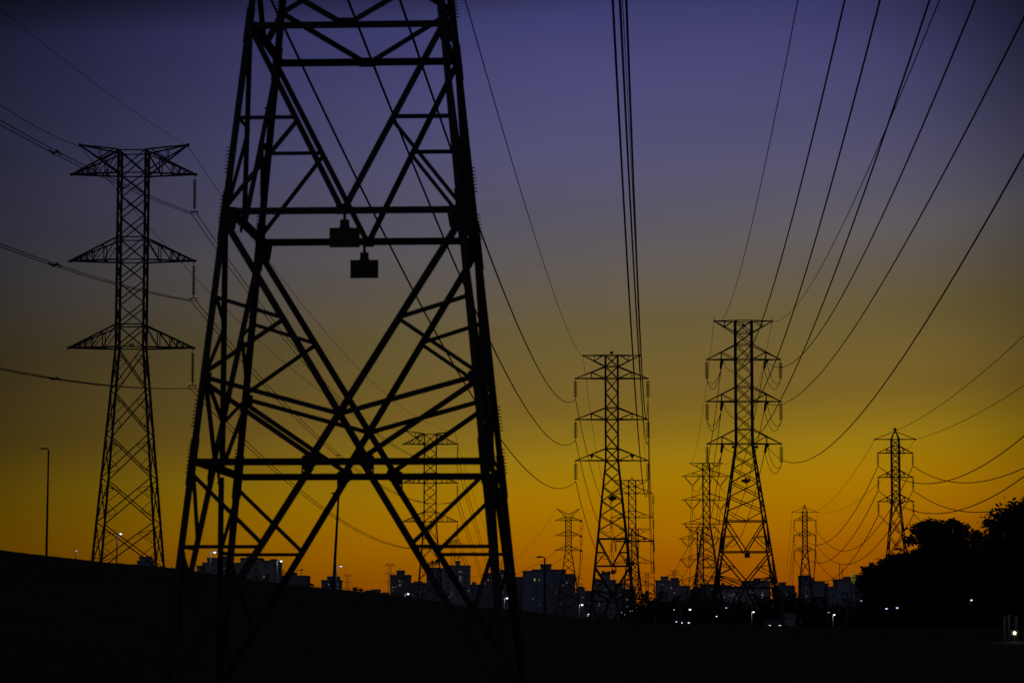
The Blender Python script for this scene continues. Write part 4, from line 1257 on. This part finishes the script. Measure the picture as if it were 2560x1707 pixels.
tree('airy spreading tree against the orange sky at right, light showing through its crown', 2345, 240,
     [(2290, 1340, 30, 22), (2318, 1320, 30, 24), (2352, 1330, 36, 26), (2385, 1325, 32, 24), (2400, 1350, 30, 26), (2430, 1345, 22, 20), (2340, 1365, 40, 22), (2300, 1385, 24, 12), (2388, 1375, 34, 22), (2440, 1365, 20, 24), (2375, 1312, 20, 12), (2302, 1306, 12, 8)],
     6800, .20, seed=21)
tree('big dense dark tree filling the right edge of the frame', 2540, 180,
     [(2500, 1340, 48, 45), (2530, 1310, 50, 42), (2575, 1300, 50, 48), (2480, 1390, 50, 50), (2540, 1380, 70, 60), (2600, 1370, 60, 60), (2460, 1440, 44, 46), (2530, 1450, 70, 60), (2610, 1450, 60, 60), (2556, 1278, 20, 14), (2640, 1330, 50, 60)],
     22000, .17, M_LEAF2, trunk_r=.3, seed=22)
tree('dark round-topped tree below the slim pylon at right', 2235, 215,
     [(2215, 1425, 34, 26), (2250, 1410, 36, 26), (2190, 1435, 30, 20), (2285, 1412, 34, 26), (2240, 1455, 60, 38), (2180, 1428, 20, 12), (2165, 1421, 14, 8)], 12000, .17, M_LEAF2, seed=23)
tree('dark bushy tree between the airy tree and the slim pylon\'s foot', 2340, 205,
     [(2320, 1412, 44, 28), (2370, 1405, 44, 30), (2420, 1405, 44, 36), (2340, 1450, 60, 40), (2410, 1455, 60, 44), (2290, 1430, 36, 30)], 14000, .17, M_LEAF2, seed=24)
HEDGE = 'dark shrubs under the trees at right'
for i, (px, Y, lo, lab) in enumerate([
    (2205, 200, [(2185, 1470, 34, 34), (2200, 1545, 50, 24), (2225, 1480, 44, 36), (2205, 1510, 40, 30)], 'dark shrub at the left end of the row under the trees'),
    (2270, 195, [(2260, 1480, 44, 40), (2275, 1550, 54, 24), (2300, 1490, 44, 40), (2275, 1520, 48, 34)], 'dark shrub below the slim pylon, over the violet lamp pair'),
    (2350, 190, [(2340, 1490, 46, 40), (2355, 1552, 54, 24), (2385, 1490, 46, 40), (2360, 1530, 56, 30)], 'dark shrub below the airy tree'),
    (2430, 186, [(2425, 1500, 46, 40), (2440, 1556, 60, 24), (2465, 1500, 46, 40), (2440, 1535, 60, 30)], 'dark shrub left of the big dense tree\'s trunk'),
    (2520, 170, [(2500, 1510, 50, 40), (2520, 1556, 60, 26), (2600, 1556, 60, 26), (2550, 1500, 56, 50), (2600, 1510, 56, 50)], 'dark shrub under the big dense tree at the right edge')]):
    tree(lab, px, Y, lo, 9000, .17, M_LEAF2, name='shrub', trunk_r=.1, seed=40 + i, group=HEDGE, cat='shrub')
# treeline before the city: three kinds copied
protos = []
for i in range(3):
    rnd = random.Random(60 + i)
    r = empty('tree', (0, 0, 0), 'x', 'tree', 'dark treeline before the city')
    m = MB(); lob = [(rnd.uniform(-1.6, 1.6), rnd.uniform(-1.2, 1.2), 3.6 + rnd.uniform(0, 3.4), rnd.uniform(1.3, 2.2), rnd.uniform(1.2, 1.8), rnd.uniform(1.0, 1.7)) for _ in range(7)]
    lob.append((0, 0, 2.6, 2.4, 2.0, 2.4))
    leaf_cloud(m, lob, 2600, .24, rnd); m.build('crown', M_LEAF2, r)
    MB().tube([(0, 0, -.3), (.1, 0, 2), (0, 0, 4)], [.25, .2, .12], 6).build('trunk', M_BARK, r)
    protos.append(r)
TL_TOP = [(1500, 1540), (1530, 1528), (1560, 1515), (1590, 1502), (1620, 1492), (1640, 1476), (1665, 1478), (1700, 1493), (1720, 1490), (1745, 1500), (1780, 1502), (1820, 1500), (1860, 1494), (1880, 1496), (1920, 1499), (1945, 1490), (1980, 1492), (2000, 1493), (2040, 1492), (2060, 1492), (2090, 1494), (2110, 1510), (2150, 1520), (2180, 1520)]
LM = [(1500, 'the left foot of the flat-topped pylon'), (1560, 'the right foot of the flat-topped pylon'), (1640, 'the two-roof-box block'), (1700, 'the narrow pale block'), (1770, 'the V-insulator pylons'), (1830, 'the jumper-loop pylon\'s left leg'),
      (1900, 'the block behind the jumper-loop pylon\'s crossing braces'), (1965, 'the overhanging-eave block'), (2015, 'the smaller slim pylon\'s legs'), (2060, 'the low steps beside the smaller slim pylon'), (2120, 'the building with two thin masts')]
rnd = random.Random(5); used = set(); seen = {}
px = 1490; idx = 0
WORDS = ['leftmost', 'second from left', 'third from left', 'fourth from left', 'fifth from left', 'sixth from left', 'seventh from left']
while px < 2175:
    for (a, ya), (b, yb) in zip(TL_TOP, TL_TOP[1:]):
        if a <= px <= b: yt = ya + (yb - ya)*(px - a)/(b - a)
    if px < 1500: yt = 1542
    yt += rnd.uniform(-2, 5)
    for row in (0, 1):
        Y = rnd.uniform(640, 700) if row == 0 else rnd.uniform(540, 585)
        pr = protos[rnd.randrange(3)]
        r = pr if pr.name not in used else copy_tree(pr)
        used.add(pr.name)
        y2 = yt if row == 0 else yt + (1562 - yt)*rnd.uniform(.35, .6)
        top = P(px + (0 if row == 0 else 9), y2, Y)
        sc1 = max(.55, min(1.9, (top.z + 9)/9.0*1.0)) if row == 0 else rnd.uniform(.75, 1.0)
        H = 8.2*sc1
        r.location = (top.x, Y, top.z - H)
        r.scale = (sc1*1.05, sc1, sc1); r.rotation_euler.z = rnd.uniform(0, 6.28)
        lm = min(LM, key=lambda q: abs(q[0] - px))[1]
        key = (lm, row); seen.setdefault(key, []).append(r)
    px += rnd.uniform(15, 22)
for (lm, row), lst in seen.items():
    for i, r in enumerate(sorted(lst, key=lambda o: o.location.x/o.location.y)):
        w = '' if len(lst) == 1 else WORDS[i] + ' '
        r['label'] = f'{w}{"tall" if row == 0 else "lower nearer"} treeline tree below {lm}'
# small vegetation on roofs and along the bank skyline
def shrub(label, px, py, w, h, Y, n=500, leaf=.3, base=None, seed=1):
    rnd = random.Random(seed); c = P(px, py, Y); k = Y/FPX
    r = empty('shrub', c - Vector((0, 0, h*k)), label, 'shrub', 'small shrubs on roofs and bank')
    m = MB(); lob = [(rnd.uniform(-.6, .6)*w*k*.5, 0, h*k*rnd.uniform(.9, 1.4), w*k*.28, w*k*.25, h*k*rnd.uniform(.4, .7)) for _ in range(5)]
    leaf_cloud(m, lob, n, leaf, rnd); m.build('crown', M_LEAF2, r)
    t = MB()
    for l in lob: t.tube([(l[0]*.4, 1*0, 0), (l[0], l[1], l[2])], [.12, .05], 5)
    t.build('stems', M_BARK, r)
for i, (px, py, w, h, Y, lab) in enumerate([
    (1072, 1413, 14, 8, 1503, 'left shrub of the ragged roof garden'), (1082, 1406, 14, 8, 1503, 'middle shrub of the ragged roof garden'), (1093, 1403, 14, 9, 1503, 'tallest shrub at the right of the ragged roof garden'),
    (1508, 1430, 7, 6, 1503, 'left spiky plant on the planted roof box'), (1514, 1432, 7, 4, 1503, 'low middle plant on the planted roof box'), (1522, 1431, 7, 5, 1503, 'right spiky plant on the planted roof box'),
    (887, 1472, 14, 6, 600, 'palm-like shrub on the bank, right of the lone tiny far pylon'), (902, 1474, 14, 4, 600, 'low shrub on the bank, between the palm-like shrub and the tiny house'), (917, 1478, 16, 4, 600, 'low shrub just left of the tiny flat-roofed house'),
    (781, 1461, 10, 4, 600, 'small leafy shrub right of the block with a pipe frame'), (1808, 1460, 8, 5, 1353, 'small roof plant over the row of lit windows'), (1608, 1489, 16, 8, 1000, 'thin scrub at the foot of the boxed pylon'), (1618, 1484, 14, 10, 1000, 'thin tall scrub below the tiny far pylon right of the flat-topped one')]):
    shrub(lab, px, py, w, h, Y, n=260, leaf=.35 if Y > 800 else .2, seed=80 + i)
